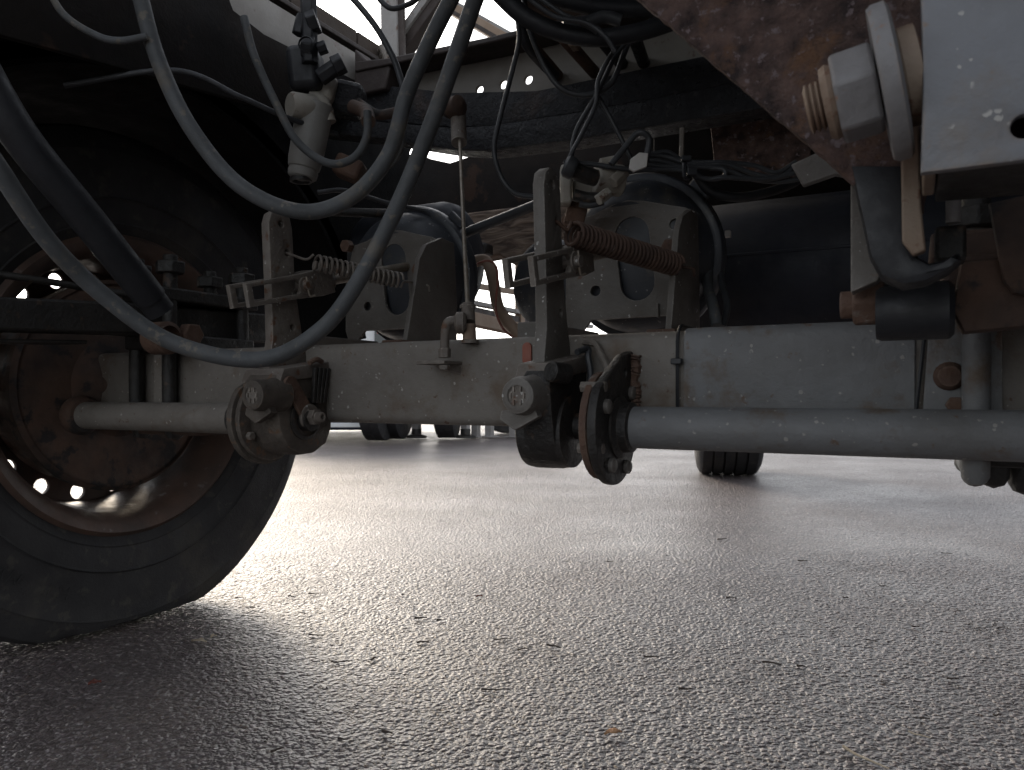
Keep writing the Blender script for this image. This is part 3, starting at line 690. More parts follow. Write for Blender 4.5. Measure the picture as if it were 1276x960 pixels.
# black curved strap (shackle) under the rusty hanger
sh = thing('shackle', 'black curved shackle strap below the rusty plate', 'shackle', aY(1115, 365, .60))
prof_ = [(1058, 205), (1070, 260), (1083, 320), (1097, 345), (1125, 357), (1155, 352), (1182, 338), (1198, 325)]
inner = [(1196, 314), (1176, 324), (1158, 328), (1144, 320), (1138, 292), (1134, 250), (1130, 205)]
MB().plate([(aY(a, b_, .60).x, aY(a, b_, .60).z) for a, b_ in prof_ + inner], [], (0, .615, 0), EX, EZ, .035, .006).build('strap', M_SLEEVE, sh)
MB().prism([aY(1060, 230, .66), aY(1090, 80, .66), aY(1130, 80, .66), aY(1110, 300, .66), aY(1094, 350, .66), aY(1060, 365, .66)], (0, .02, 0)).build('backing_strip', M_BRKT, sh, .001)
MB().prism([aY(a, b_, .585) for a, b_ in ((1122, 150), (1145, 150), (1148, 255), (1154, 312), (1138, 318), (1124, 300))], (0, .012, 0)).build('tongue', M_TAN, sh, .0015)
MB().cyl(aY(1188, 250, .63), aY(1188, 278, .63), .005, 14).build('pin', M_STEEL, sh)
MB().box(aY(1165, 270, .63).x, aY(1205, 270, .63).x, .632, .66, aY(1180, 325, .63).z, aY(1180, 280, .63).z).build('lug', M_DARK, sh, .003)

# rusty hanger plate with bolt, grey bracket plate
hp = thing('hanger_plate', 'thick flaking rusty hanger plate filling the upper right', 'plate', aY(1060, 260, .60))
HPY = .60
poly = [(780, -14), (870, 62), (960, 140), (1058, 224), (1078, 240), (1100, 262), (1122, 272), (1150, 262), (1165, 200), (1175, 60), (1175, -60), (740, -60)]
def rough_plate(poly, Y, th):
    pts = [(aY(a, b_, Y).x, aY(a, b_, Y).z) for a, b_ in poly]
    random.seed(7); out = []
    for i in range(len(pts)):
        a = Vector(pts[i]); b_ = Vector(pts[(i + 1) % len(pts)]); n = max(1, int((b_ - a).length / .006))
        for k in range(n):
            q = a.lerp(b_, k / n); out.append((q.x + random.uniform(-.0006, .0006), q.y + random.uniform(-.0006, .0006)))
    return MB().plate(out, [], (0, Y + th / 2, 0), EX, EZ, th, .0015)
rough_plate(poly, HPY, .012).build('plate', M_RUST, hp)
bt = thing('hanger_bolt', 'big rusty threaded bolt with grey hex nut and washer at right', 'bolt', aY(1060, 170, .53))
B0, B1 = aY(1003, 139, .53), aY(1143, 93, .53)
BD = (B1 - B0).normalized()
MB().cyl(B0 + BD * .001, B1, .0135, 28).build('shank', M_RUSTY, bt, .001)
th = MB(); 
for k in range(6): th.lathe([(-.0018, .0128), (-.0004, .0158), (.0004, .0158), (.0018, .0128)], B0 + BD * (.003 + k * .0034), BD, 28)
th.build('thread', M_TAN, bt)
na = B0 + BD * ((aY(1042, 125, .53) - B0).length)
nb = B0 + BD * ((aY(1094, 108, .53) - B0).length)
MB().hexa(na, nb, .0290).build('nut', M_NUT, bt, .0025)
MB().lathe([(0, .014), (0, .022), (.004, .024), (.008, .022)], na - BD * .007, BD, 28).build('nut_collar', M_TAN, bt)
MB().lathe([(0, .014), (0, .046), (.003, .048), (.010, .048), (.012, .045), (.012, .014)], nb + BD * .001, BD, 48).build('washer', M_NUT, bt)
MB().lathe([(0, .028), (.002, .030), (.011, .030), (.012, .014)], nb + BD * .013, BD, 36).build('spacer', M_TAN, bt)
gb = thing('bracket_box', 'pale grey painted bracket plate with a dark hole in the upper right corner', 'bracket', aY(1210, 215, .50))
o_ = [(aY(a, b_, .50).x, aY(a, b_, .50).z) for a, b_ in ((1146, -40), (1150, 100), (1147, 216), (1276, 200), (1420, 182), (1420, -40))]
h_ = aY(1277, 157, .50)
MB().plate(o_, [circ((h_.x, h_.z), .0065, 18)], (0, .504, 0), EX, EZ, .008, .002).build('face', M_NEARGREY, gb)
xl = aY(1150, 100, .50).x
MB().prism([(xl + .0, .509, o_[2][1] + .002), (xl + .007, .509, o_[2][1] + .002), (xl + .007, .509, .80), (xl + .0, .509, .80)], (0, .06, 0)).build('side_wall', M_TAN, gb, .0015)
MB().prism([(xl + .008, .509, o_[2][1] + .004), (xl + .14, .509, o_[4][1]), (xl + .14, .509, o_[4][1] + .006), (xl + .008, .509, o_[2][1] + .01)], (0, .09, 0)).build('bottom_lip', M_DARK, gb, .001)

# ------------------------------------------------------------------ air reservoirs
def tank(x0, x1, Y, Z, r, lab, lug=True):
    t = thing('air_reservoir', lab, 'air tank', ((x0 + x1) / 2, Y, Z - r), 'air reservoirs behind the axle')
    L_ = x1 - x0
    MB().lathe([(0, 0), (.002, r * .45), (.014, r * .8), (.03, r * .95), (.05, r), (L_ - .05, r), (L_ - .03, r * .95), (L_ - .014, r * .8), (L_ - .002, r * .45), (L_, 0)], (x0, Y, Z), EX, 64).build('shell', M_TANK, t)
    MB().box(x0 + .05, x1 - .05, Y - r * .985 - .003, Y - r * .985 + .004, Z + .012, Z + .019).build('weld_seam', M_TANK, t, .002)
    MB().cyl((x0 + .06, Y, Z - r - .02), (x0 + .06, Y, Z - r + .01), .012, 12).build('drain_valve', M_DUST, t)
tank(-.47, .47, 1.61, .685, .145, 'navy blue air tank behind the axle, right of the cable bundle')
tank(-1.225, -.935, 1.535, .765, .13, 'navy blue air tank in the shade behind the left slack adjuster')
# squat ribbed drum left of the right slack arm
q = aY(694, 355, 1.52)
dr = thing('air_spring', 'squat dark ribbed air spring seen left of the right slack arm', 'air spring', (q.x, 1.52, q.z - .1))
MB().lathe([(-.05, 0), (-.05, .08), (-.045, .092), (-.03, .098), (-.012, .097), (-.006, .092), (0, .097), (.025, .099), (.045, .096), (.06, .085), (.062, 0)], q, V((.35, 1, 0)), 56).build('bellows', M_CHAMB, dr)
MB().cyl(q + V((.02, .06, 0)), q + V((.05, .14, 0)), .05, 24).build('piston', M_DARK, dr)

# ------------------------------------------------------------------ chassis: cross-member, rails, deck
ch = thing('trailer_chassis', 'black undercoated trailer chassis with cross-member, rails and deck overhead', 'chassis', (-.6, 1.25, .895))
YF = 1.25
low = [(-1.15, 1.005), (-.98, .965), (-.80, .915), (-.72, .900), (-.55, .8925), (.8, .8925)]
up = [(.8, .942), (-.55, .942), (-.72, .948), (-.80, .958), (-.98, 1.0), (-1.15, 1.035)]
MB().plate(low + up, [], (0, YF + .03, 0), EX, EZ, .06, .004).build('lower_flange', M_BLACK, ch)
MB().plate([(x, z + .003) for x, z in up[::-1]] + [(.8, 1.0), (-.62, 1.0), (-.80, 1.03), (-1.0, 1.085), (-1.15, 1.13)], [], (0, YF + .036, 0), EX, EZ, .05, .004).build('web_strip', M_BLACK, ch)
hl = []
for q in ((597, 112), (627, 105), (658, 99)):
    w = aY(q[0], q[1], 1.305); hl.append(circ((w.x, w.z), .0088, 18))
MB().plate([(-1.05, .99), (.8, .985), (.8, 1.10), (-.70, 1.10), (-.96, 1.13), (-1.05, 1.15)], hl, (0, 1.31, 0), EX, EZ, .008, .001).build('web', M_BEIGE, ch)
MB().prism([(-1.03, YF - .01, 1.108), (-.95, YF - .01, 1.105), (-.7, YF - .01, 1.098), (.8, YF - .01, 1.098), (.8, YF - .01, 1.110), (-.7, YF - .01, 1.110), (-.95, YF - .01, 1.12), (-1.03, YF - .01, 1.13)], (0, .09, 0)).build('top_flange', M_BROWNBAR, ch, .003)
# left longitudinal rail
RX = -1.04
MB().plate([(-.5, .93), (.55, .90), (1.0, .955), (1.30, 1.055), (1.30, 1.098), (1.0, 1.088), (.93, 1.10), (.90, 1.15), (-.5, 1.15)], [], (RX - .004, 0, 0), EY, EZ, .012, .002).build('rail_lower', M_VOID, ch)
MB().plate([(-.5, 1.05), (1.30, 1.07), (1.30, 1.165), (-.5, 1.165)], [], (RX - .018, 0, 0), EY, EZ, .008, .001).build('rail_web', M_BEIGE, ch)
MB().prism([(RX - .10, -.5, 1.176), (RX - .012, -.5, 1.176), (RX - .012, -.5, 1.186), (RX - .10, -.5, 1.186)], (0, 1.85, 0)).build('rail_cap', M_BROWNBAR, ch, .002)
# corner gusset
MB().prism([(-1.035, 1.245, 1.06), (-.955, 1.245, 1.06), (-.94, 1.245, 1.115), (-1.0, 1.245, 1.125), (-1.035, 1.245, 1.16)], (0, .05, 0)).build('gusset', M_BROWNBAR, ch, .004)
# right rail (out of sight above the hanger) and deck
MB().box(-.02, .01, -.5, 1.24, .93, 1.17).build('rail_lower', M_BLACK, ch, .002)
for k in range(13):
    y0 = .3 + k * .2
    if y0 < .45: MB().box(-1.9, 1.0, y0, y0 + .194, 1.19, 1.225).build('deck_board', M_DECK, ch)
    else:
        MB().box(-.69, 1.0, y0, y0 + .194, 1.19, 1.225).build('deck_board', M_DECK, ch)
        if y0 < 1.5: MB().box(-1.9, -1.07, y0, y0 + .194, 1.19, 1.225).build('deck_board', M_DECK, ch)
MB().box(-1.78, -1.75, .1, 1.9, .92, 1.188).build('shade_board', M_VOID, ch, .004)  # added board, keeps the low sun off the mudguard
MB().box(.48, .51, -.6, 2.9, .30, 1.188).build('shade_board', M_VOID, ch, .004)  # added board out of view, blocks light coming from the right
MB().box(-.56, 1.0, 1.78, 1.80, .50, 1.188).build('dark_backdrop', M_VOID, ch, .004)  # added dark sheet, closes off bright sky behind the right tank
# studs through the web
for k, (a, b_) in enumerate((((694, 38), (742, 92)), ((742, 40), (775, 80)), ((788, 40), (802, 78)), ((660, 55), (695, 95)))):
    MB().tube([aY(*a, 1.16), aY(*b_, 1.30)], .011, 12, 1).build('stud', M_RUSTY if k in (0, 3) else M_BLACK, ch, .001)
MB().hexa(aY(712, 50, 1.17), aY(718, 58, 1.20), .010).build('stud_nut', M_TAN, ch, .001)
# small skirt and gusset plate on the right with flaked paint
MB().prism([aY(a, b_, 1.36) for a, b_ in ((880, 110), (1010, 85), (1010, 222), (940, 215), (890, 205))], (0, .01, 0)).build('flaked_panel', M_RUST, ch, .002)
MB().prism([aY(a, b_, .86) for a, b_ in ((985, 205), (1050, 175), (1085, 0), (1130, 0), (1066, 222), (1040, 218), (1000, 232))], (0, .01, 0)).build('ear_plate', M_BRKT, ch, .002)
MB().tube([aY(850, 160, 1.2), aY(849, 196, 1.2)], .004, 8, 1).build('hanger_rod', M_DUST, ch)
# second, farther cross-member
MB().prism([aY(a, b_, 1.95) for a, b_ in ((380, 175), (470, 183), (510, 192), (560, 203), (612, 186), (700, 170), (960, 150), (960, 262), (700, 286), (640, 262), (580, 268), (380, 262))], (0, .06, 0)).build('rear_cross_member', M_VOID, ch, .004)
MB().prism([aY(a, b_, 2.1) for a, b_ in ((400, 166), (500, 172), (470, 190), (400, 196))], (0, .02, 0)).build('rear_panel', M_BEIGE, ch, .002)
MB().prism([(-2.0, 1.955, .90), (-1.35, 1.955, .90), (-1.35, 1.955, 1.18), (-2.0, 1.955, 1.18)], (0, .05, 0)).build('rear_skirt', M_VOID, ch, .004)
wb = thing('timber_bearer', 'weathered cracked timber bearer above the bright gap between the chambers', 'timber', aY(620, 318, 1.86))
MB().prism([aY(a, b_, 1.86) for a, b_ in ((560, 268), (640, 258), (780, 250), (780, 330), (668, 336), (640, 330), (622, 318), (600, 322), (560, 330))], (0, .07, 0)).build('beam', M_WOOD, wb, .006)
MB().prism([aY(a, b_, 1.80) for a, b_ in ((570, 296), (606, 303), (606, 316), (570, 322))], (0, .04, 0)).build('end_block', M_DARK, wb, .004)

# mudguard over the left wheel
mg = thing('mudguard', 'black mudguard arching in the dark over the left wheel', 'mudguard', (WX, WY, .9))
b = MB(); prof = []
vs = []; fs = []; n = 30
for i in range(n + 1):
    a = R(12 + 156 * i / n); 
    for (x, r) in ((-1.68, .565), (-1.68, .60), (-1.24, .60), (-1.24, .565)):
        vs.append(V((x, WY + r * math.cos(a), WZ + r * math.sin(a))))
for i in range(n):
    for k in range(4):
        k2 = (k + 1) % 4; fs.append((i * 4 + k, i * 4 + k2, (i + 1) * 4 + k2, (i + 1) * 4 + k))
fs += [(0, 1, 2, 3), tuple(n * 4 + k for k in (3, 2, 1, 0))]
b.add(vs, fs).build('shell', M_MUD, mg)
MB().prism([(-1.24, WY + .575 * math.cos(R(a)), WZ + .575 * math.sin(R(a))) for a in range(160, 19, -10)] + [(-1.24, 1.75, 1.15), (-1.24, -.2, 1.15)], (-.012, 0, 0)).build('inner_panel', M_MUD, mg)
MB().tube([(-1.46, .35, 1.02), (-1.46, .35, 1.19)], .015, 10, 1).build('stay', M_DARK, mg)
MB().tube([(-1.46, 1.5, 1.0), (-1.46, 1.5, 1.19)], .015, 10, 1).build('stay', M_DARK, mg)

# side guard beyond the gap
sg = thing('side_guard', 'tan side guard rails against the bright sky between the chambers', 'guard rail', (-1.5, 2.9, .66))
def alongY(px, py, X): return aX(px, py, X)
for nm, (a, b_), th_, w_, m_ in (('rail', ((570, 353), (660, 367)), .022, .02, M_TANBAR), ('rail', ((570, 374), (660, 392)), .018, .03, M_STEEL), ('lower_rail', ((570, 394), (660, 414)), .05, .05, M_TANBAR), ('shadow_strip', ((570, 383), (660, 402)), .028, .02, M_BROWNBAR)):
    p0, p1 = aX(*a, -1.5), aX(*b_, -1.5); d = p1 - p0
    MB().bar(p0 - d * .8, p1 + d * 1.2, w_, th_).build(nm, m_, sg, .002)
for px in (648,): 
    p0 = aX(px, 300, -1.5); MB().bar((p0.x, p0.y, .66), (p0.x, p0.y, 1.15), .04, .03, EX).build('upright', M_TANBAR, sg, .002)
p0 = aX(572, 300, -1.5); MB().bar((p0.x, p0.y, .66), (p0.x, p0.y, 1.15), .04, .03, EX).build('upright', M_TANBAR, sg, .002)

# upper frame struts against the sky
uf = thing('headboard_frame', 'steel post with diagonal braces against the white sky at top', 'frame', aY(490, 85, 1.5))
p0, p1 = aY(490, 90, 1.42), aY(488, -60, 1.42)
MB().bar(p0, p1, .032, .045, EX).build('post', M_STEEL, uf, .002)
MB().bar(p0 + V((.019, -.004, 0)), p1 + V((.019, -.004, 0)), .010, .034, EX).build('post_web', M_BROWNBAR, uf, .001)
MB().bar(aY(488, 78, 1.46), aY(572, -40, 1.46), .05, .035, EY).build('brace', M_BROWNBAR, uf, .002)
MB().bar(aY(484, 66, 1.44), aY(560, -40, 1.44), .016, .012, EY).build('brace_lip', M_STEEL, uf, .001)
MB().bar(aY(385, 20, 1.40), aY(482, 82, 1.40), .03, .022, EY).build('lower_brace', M_BROWNBAR, uf, .002)
fb = thing('roof_rail', 'grooved tan rail crossing the white sky behind the hoses', 'rail', aY(620, 45, 1.8))
MB().bar(aY(500, -25, 1.8), aY(650, 62, 1.8), .03, .046, EY).build('rail', M_TANBAR, fb, .002)
MB().bar(aY(500, -22, 1.78), aY(650, 65, 1.78), .01, .006, EY).build('groove', M_BROWNBAR, fb)
MB().bar(aY(510, -28, 1.79), aY(655, 54, 1.79), .012, .008, EY).build('lip', M_STEEL, fb)
lp = thing('rope_hook', 'small chain shackle hanging at the foot of the steel post', 'hook', aY(480, 75, 1.36))
MB().tube([aY(474, 58, 1.36), aY(478, 66, 1.36), aY(482, 78, 1.36)], .006, 8, 4).build('link', M_DUST, lp)
MB().coil(aY(476, 62, 1.37), aY(482, 78, 1.37), .008, .003, 2.5).build('chain', M_DUST, lp)

# ------------------------------------------------------------------ hoses and cables
hw = random.Random(9)
def hose(name, cat, lab, pts, d, r, m=M_HOSE, group=None, ends=False, sub=10, seg=14):
    P = [aD(p[0], p[1], (p[2] if len(p) > 2 else d)) for p in pts]
    P = [q + V((hw.uniform(-1, 1), hw.uniform(-1, 1), hw.uniform(-1, 1))) * (.0016 if r > .008 else .0024) for q in P]
    base = min(P, key=lambda q: q.z)
    o = MB().tube(P, r, seg, sub).build(name, m, loc=base)
    return tag(o, lab, cat, group)
GH = 'rubber air hoses hanging under the chassis'
hose('air_hose', 'hose', 'big grey hose sagging from the left edge across the slack adjuster', [(-30, 165, .78), (0, 212, .80), (60, 300, .85), (130, 368, .90), (215, 428, .93), (325, 447, .94), (398, 412, .94), (448, 348, .94), (500, 250, .94), (542, 140, .93), (590, 8, .91), (612, -55, .9)], .93, .0102, group=GH, seg=18)
hose('air_hose', 'hose', 'big grey hose looping down from the top left to the top centre', [(168, -45), (177, 0), (198, 78), (238, 160), (300, 230), (375, 263), (436, 246), (484, 192), (507, 120), (532, 60), (562, 0), (585, -45)], .99, .0103, group=GH, seg=18)
hose('air_hose', 'hose', 'slim hose curving in front of the grey valve cylinder', [(302, 20), (318, 70), (343, 130), (372, 178), (408, 203), (438, 196), (456, 172), (459, 138)], 1.17, .0062, group=GH)
hose('air_hose', 'hose', 'slim dark hose drooping in the top left corner', [(58, -20), (82, 22), (120, 46), (150, 50), (182, 44)], .97, .0045, group=GH)
hose('air_hose', 'hose', 'dark hose arching over the white sky beside the steel post', [(428, -15), (452, 14), (474, 42), (492, 78), (504, 112)], 1.28, .0055, M_CABLE, group=GH)
hose('air_hose', 'hose', 'short hose loop at the top beside the steel post', [(466, -10), (478, 5), (492, 10), (512, 2), (524, -6)], 1.26, .0045, M_CABLE, group=GH)
hose('air_hose', 'hose', 'dark hose rising rightwards behind the thin vertical rod', [(560, 300, 1.55), (585, 289, 1.52), (620, 274, 1.48), (668, 256, 1.42)], 1.5, .0098, M_CABLE, group=GH)
hose('air_hose', 'hose', 'thin dark pipe running behind the grey valve cylinder', [(80, 105, 1.12), (220, 88, 1.15), (300, 120, 1.18), (356, 146, 1.22), (420, 170, 1.3)], 1.15, .0042, M_CABLE, group=GH)
hose('air_hose', 'hose', 'dark steel pipe running behind the sagging hose above the left tank', [(395, 240, 1.4), (430, 236, 1.4), (480, 252, 1.42), (530, 262, 1.45)], 1.4, .0042, M_CABLE, group=GH)
hose('air_hose', 'hose', 'brown pipe lying along the top of the left tank', [(380, 262, 1.52), (430, 265, 1.52), (500, 266, 1.52)], 1.5, .0088, M_DARK, group=GH)
hose('air_hose', 'hose', 'short hose stub behind the big looping hose', [(497, 150, 1.2), (500, 175, 1.2), (490, 200, 1.2), (470, 214, 1.2)], 1.2, .0062, group=GH)
hose('air_hose', 'hose', 'brown hose curling through the bright gap between the chambers', [(588, 326, 1.62), (606, 325, 1.62), (614, 350, 1.6), (622, 385, 1.58), (640, 412, 1.56), (662, 432, 1.54)], 1.6, .0125, M_TANBAR, group=GH)
GC = 'thin black cables under the chassis'
hose('cable', 'cable', 'thin red and brown cable looping in the bright gap', [(586, 350), (592, 334), (606, 326), (618, 332), (620, 352), (618, 385), (626, 408), (640, 420), (655, 428)], 1.53, .0024, M_ORANGE, group=GC)
hose('cable', 'cable', 'thin cable dropping from the top and curling behind the right slack arm', [(640, -10), (645, 45), (636, 90), (622, 140), (617, 185), (624, 220), (642, 240), (666, 246)], 1.14, .0038, M_CABLE, group=GC)
hose('cable', 'cable', 'cable hanging in a wide U in front of the holed web', [(652, -10), (662, 40), (682, 88), (705, 112), (735, 119), (760, 102), (778, 65), (788, 45), (806, 30)], 1.12, .0042, M_CABLE, group=GC)
hose('cable', 'cable', 'cable falling from the rusty plate to the plug, front one of the pair', [(812, 24), (785, 42), (765, 62), (748, 100), (740, 130), (724, 165), (712, 190), (708, 204), (703, 216)], 1.10, .0034, M_CABLE, group=GC)
hose('cable', 'cable', 'cable falling from the rusty plate to the plug, rear one of the pair', [(806, 32), (772, 62), (752, 96), (741, 125), (722, 158), (714, 178), (712, 192), (710, 206)], 1.115, .0034, M_CABLE, group=GC)
hose('cable', 'cable', 'short straight cable dropping to the white tape', [(748, 122), (760, 148), (776, 180), (788, 206)], 1.13, .0034, M_CABLE, group=GC)
hose('cable', 'cable', 'cable arching over into the white tape', [(762, 207), (778, 186), (790, 170), (800, 166), (807, 176), (808, 192), (804, 205)], 1.10, .0046, M_CABLE, group=GC)
random.seed(11)
labs = ['lowest strand of the cable bundle over the right chamber', 'strand of the cable bundle just above the lowest one', 'middle strand of the cable bundle over the right chamber',
        'second highest strand of the cable bundle over the right chamber', 'highest strand of the cable bundle over the right chamber']
starts = [[(704, 204), (740, 207), (790, 211), (850, 213)], [(800, 203), (815, 206), (835, 210), (850, 215)], [(806, 198), (825, 200), (845, 207), (860, 210)], [(806, 195), (830, 195), (850, 203), (870, 206)], [(806, 193), (832, 192), (850, 198), (872, 203)]]
ends = [[(880, 221), (905, 222), (960, 223), (1000, 214)], [(880, 224), (900, 219), (903, 212), (885, 208)], [(900, 212), (935, 221), (965, 226), (995, 222)], [(905, 208), (940, 216), (970, 222), (996, 205)], [(905, 203), (940, 208), (965, 214), (994, 200)]]
for s_, e_, l_, k in zip(starts, ends, labs, range(5)):
    hose('cable', 'cable', l_, s_ + e_, 1.135 + .004 * k, .0037, M_CABLE, group=GC)
hose('cable', 'cable', 'thick black looped cable sagging beneath the bundle, right of the chamber', [(868, 215), (885, 238), (915, 248), (950, 240), (985, 228), (1005, 215)], 1.2, .0075, M_SLEEVE, group=GC)
GT = 'thick conduits along the top right'
hose('conduit', 'conduit', 'thick black conduit sweeping along the top to the rusty plate', [(610, -20), (650, 18), (690, 38), (740, 48), (790, 42), (840, 25), (880, 8)], 1.06, .0125, M_SLEEVE, group=GT)
hose('conduit', 'conduit', 'corrugated conduit with tape bands above the sweeping one', [(700, 30), (730, 27), (752, 22), (775, 28)], 1.1, .0095, M_CABLE, group=GT)
hose('conduit', 'conduit', 'uppermost dark conduit along the top edge', [(640, -16), (700, 2), (760, 10), (830, 12), (890, 2)], 1.1, .012, M_SLEEVE, group=GT)
hose('cable', 'cable', 'cable running along the conduits to a drop at the black wire', [(650, -5), (690, 18), (730, 30), (755, 45), (765, 65)], 1.03, .0034, M_CABLE, group=GC)
hose('cable', 'cable', 'second cable along the conduits nearest the top edge', [(665, -8), (700, 15), (718, 22), (745, 38)], 1.04, .003, M_CABLE, group=GC)
hose('conduit', 'conduit', 'stiff black pipe slanting down left of the studs', [(648, 30, 1.18), (660, 60, 1.2), (690, 95, 1.27)], 1.2, .009, M_SLEEVE, group=GT)
ct = thing('cable_tie', 'black cable tie buckled round the cable bundle over the chamber', 'cable tie', aD(858, 220, 1.13), 'cable ties round the cables')
MB().tube([aD(853, 196, 1.115), aD(853, 220, 1.11), aD(858, 222, 1.12)], .0035, 6, 3).build('strap', M_TIE, ct)
MB().bar(aD(849, 198, 1.11), aD(861, 198, 1.11), .008, .008).build('buckle', M_TIE, ct, .001)
MB().bar(aD(856, 214, 1.11), aD(868, 214, 1.11), .01, .012).build('buckle', M_TIE, ct, .001)
tp = thing('tape_flag', 'scrap of white tape round the cable above the right chamber', 'tape', aD(795, 210, 1.10))
MB().prism([aD(784, 210, 1.09), aD(786, 198, 1.09), (aD(797, 190, 1.09)), aD(808, 191, 1.09), aD(806, 208, 1.09), aD(790, 214, 1.09)], FWD * .006).build('tape', M_TAPE, tp, .001)
MB().bar(aD(907, 288, 1.3), aD(907, 296, 1.3), .009, .009, EX).build('scrap', M_TAPE, tp)

# plug, relay valve above the right chamber
rv = thing('relay_valve', 'pale cast relay valve with fittings left of the right chamber', 'valve', aD(740, 260, 1.22))
MB().tube([aD(706, 207, 1.10), aD(725, 217, 1.11), aD(742, 222, 1.12)], .0125, 18, 4).build('plug', M_DARK, rv)
MB().lathe([(0, .012), (.004, .016), (.014, .016), (.018, .013)], aD(703, 206, 1.095), ray(745, 224) - ray(703, 206), 20).build('plug_collar', M_CABLE, rv)
MB().tube([aD(742, 222, 1.16), aD(775, 226, 1.17)], .024, 24, 1).build('body', M_VALVEB, rv, .003)
MB().bar(aD(698, 232, 1.17), aD(712, 232, 1.17), .03, .06).build('end_block', M_VALVEB, rv, .004)
MB().bar(aD(712, 242, 1.2), aD(750, 240, 1.2), .05, .035).build('lower_body', M_VALVEB, rv, .006)
MB().cyl(aD(748, 206, 1.17), aD(768, 202, 1.17), .010, 14).build('cap', M_VALVEB, rv, .002)
MB().hexa(aD(763, 228, 1.14), aD(778, 214, 1.15), .010).build('fitting', M_VALVEB, rv, .0015)
MB().hexa(aD(745, 250, 1.13), aD(758, 240, 1.14), .009).build('fitting', M_VALVEB, rv, .0015)
MB().tube([aD(715, 243, 1.14), aD(732, 247, 1.14), aD(748, 247, 1.14)], .009, 14, 4).build('union', M_DARK, rv)
MB().tube([aD(722, 254, 1.14), aD(735, 256, 1.14), aD(752, 252, 1.14)], .005, 10, 4).build('pipe', M_CABLE, rv)
MB().hexa(aD(706, 262, 1.2), aD(730, 268, 1.2), .022).build('mount', M_RUSTY, rv, .003)

# levelling valve with grey cylinder, black fittings, left of centre
lv = thing('air_valve', 'grey plastic valve cylinder with black fittings hanging by the beige rail', 'valve', aD(378, 225, 1.28))
MB().lathe([(0, .0), (0, .020), (.003, .0235), (.012, .025), (.016, .0235), (.018, .026), (.03, .028), (.10, .030), (.125, .030), (.128, .02), (.13, 0)], aD(376, 223, 1.27), (aD(392, 140, 1.27) - aD(376, 223, 1.27)), 36).build('cylinder', M_VALVE, lv)
MB().lathe([(0, .014), (.0, .018), (.006, .018)], aD(375, 227, 1.265), EZ, 24).build('drain', M_DARK, lv)
MB().lathe([(-.022, 0), (-.022, .019), (-.018, .022), (.018, .022), (.022, .019), (.022, 0)], aD(377, 134, 1.25), V((.4, 1, .1)), 26).build('end_cap', M_VALVEB, lv)
MB().tube([aD(388, 118, 1.27), aD(402, 128, 1.27), aD(410, 153, 1.27)], .012, 14, 4).build('elbow', M_VALVEB, lv)
MB().bar(aD(395, 112, 1.29), aD(420, 118, 1.29), .05, .045).build('body', M_VALVEB, lv, .008)
MB().bar(aD(362, 92, 1.27), aD(402, 88, 1.27), .06, .075).build('black_body', M_SLEEVE, lv, .012)
for k, (a, b_, r_) in enumerate((((386, 80), (384, -20), .014), ((378, 60), (392, 62), .02), ((398, 98), (424, 80), .014), ((384, 30), (396, 26), .02), ((372, 44), (378, 20), .012), ((396, 62), (407, 58), .011))):
    MB().hexa(aD(*a, 1.24), aD(*b_, 1.24), r_).build('fitting', M_SLEEVE, lv, .002)
MB().hexa(aD(416, 84, 1.235), aD(428, 78, 1.235), .017).build('fitting', M_SLEEVE, lv, .002)
MB().lathe([(0, .011), (.003, .013), (.006, .011)], aD(382, 56, 1.22), -FWD, 24).build('port_ring', M_CABLE, lv)
MB().bar(aD(416, 122, 1.31), aD(452, 130, 1.31), .055, .055).build('rear_body', M_BLACK, lv, .01)
MB().tube([aD(440, 133, 1.27), aD(456, 140, 1.24), aD(459, 152, 1.2)], .0115, 14, 4).build('elbow', M_DRUM, lv)
MB().tube([aD(445, 128, 1.29), aD(470, 143, 1.28), aD(495, 140, 1.27)], .0085, 12, 5).build('pipe', M_DRUM, lv)
MB().bar(aD(420, 205, 1.32), aD(452, 218, 1.32), .05, .035).build('bracket', M_RUSTY, lv, .006)
# height-sensor linkage: thin rod from the cross-member to the beam
lk = thing('sensor_linkage', 'thin vertical linkage rod with a joint on the axle beam', 'linkage', aY(575, 455, .885))
dL = 1.10
MB().tube([aD(573, 172, 1.30), aD(578, 290, 1.14), aD(583, 384, 1.045)], .0032, 10, 6).build('rod', M_ROD, lk)
MB().lathe([(0, 0), (0, .016), (.01, .018), (.03, .018), (.034, .012), (.036, 0)], aD(558, 137, 1.33), V((.9, -.25, 0)), 20).build('upper_joint', M_DRUM, lk)
MB().cyl(aD(572, 178, 1.30), aD(571, 142, 1.33), .0135, 18).build('upper_socket', M_DUST, lk)
MB().cyl(aD(583, 380, 1.04), aD(584, 402, 1.03), .0092, 16).build('socket', M_DUST, lk)
MB().lathe([(0, .008), (.001, .0112), (.005, .0112), (.006, .008)], aD(583, 385, 1.04), EZ, 18).build('socket_rim', M_DUST, lk)
MB().cyl(aD(584, 404, 1.03), aD(585, 424, 1.03), .0098, 16).build('lower_socket', M_TAN, lk)
MB().lathe([(0, .009), (0, .0125), (.004, .0125), (.005, .009)], aD(585, 428, 1.03), EZ, 18).build('foot', M_DUST, lk)
MB().lathe([(-.008, .0), (-.008, .010), (-.005, .014), (.004, .0145), (.008, .010), (.008, 0)], aD(574, 402, 1.02), RGT, 20).build('ball', M_DUST, lk)
MB().tube([aD(578, 403, 1.02), aD(562, 400, 1.02), aD(555.5, 409, 1.02), aD(554, 440, 1.02)], .0062, 12, 6).build('bent_arm', M_DUST, lk)
MB().hexa(aD(554, 434, 1.02), aD(554, 446, 1.02), .009).build('nut', M_DUST, lk, .001)
w0 = aY(562, 453, YB0)
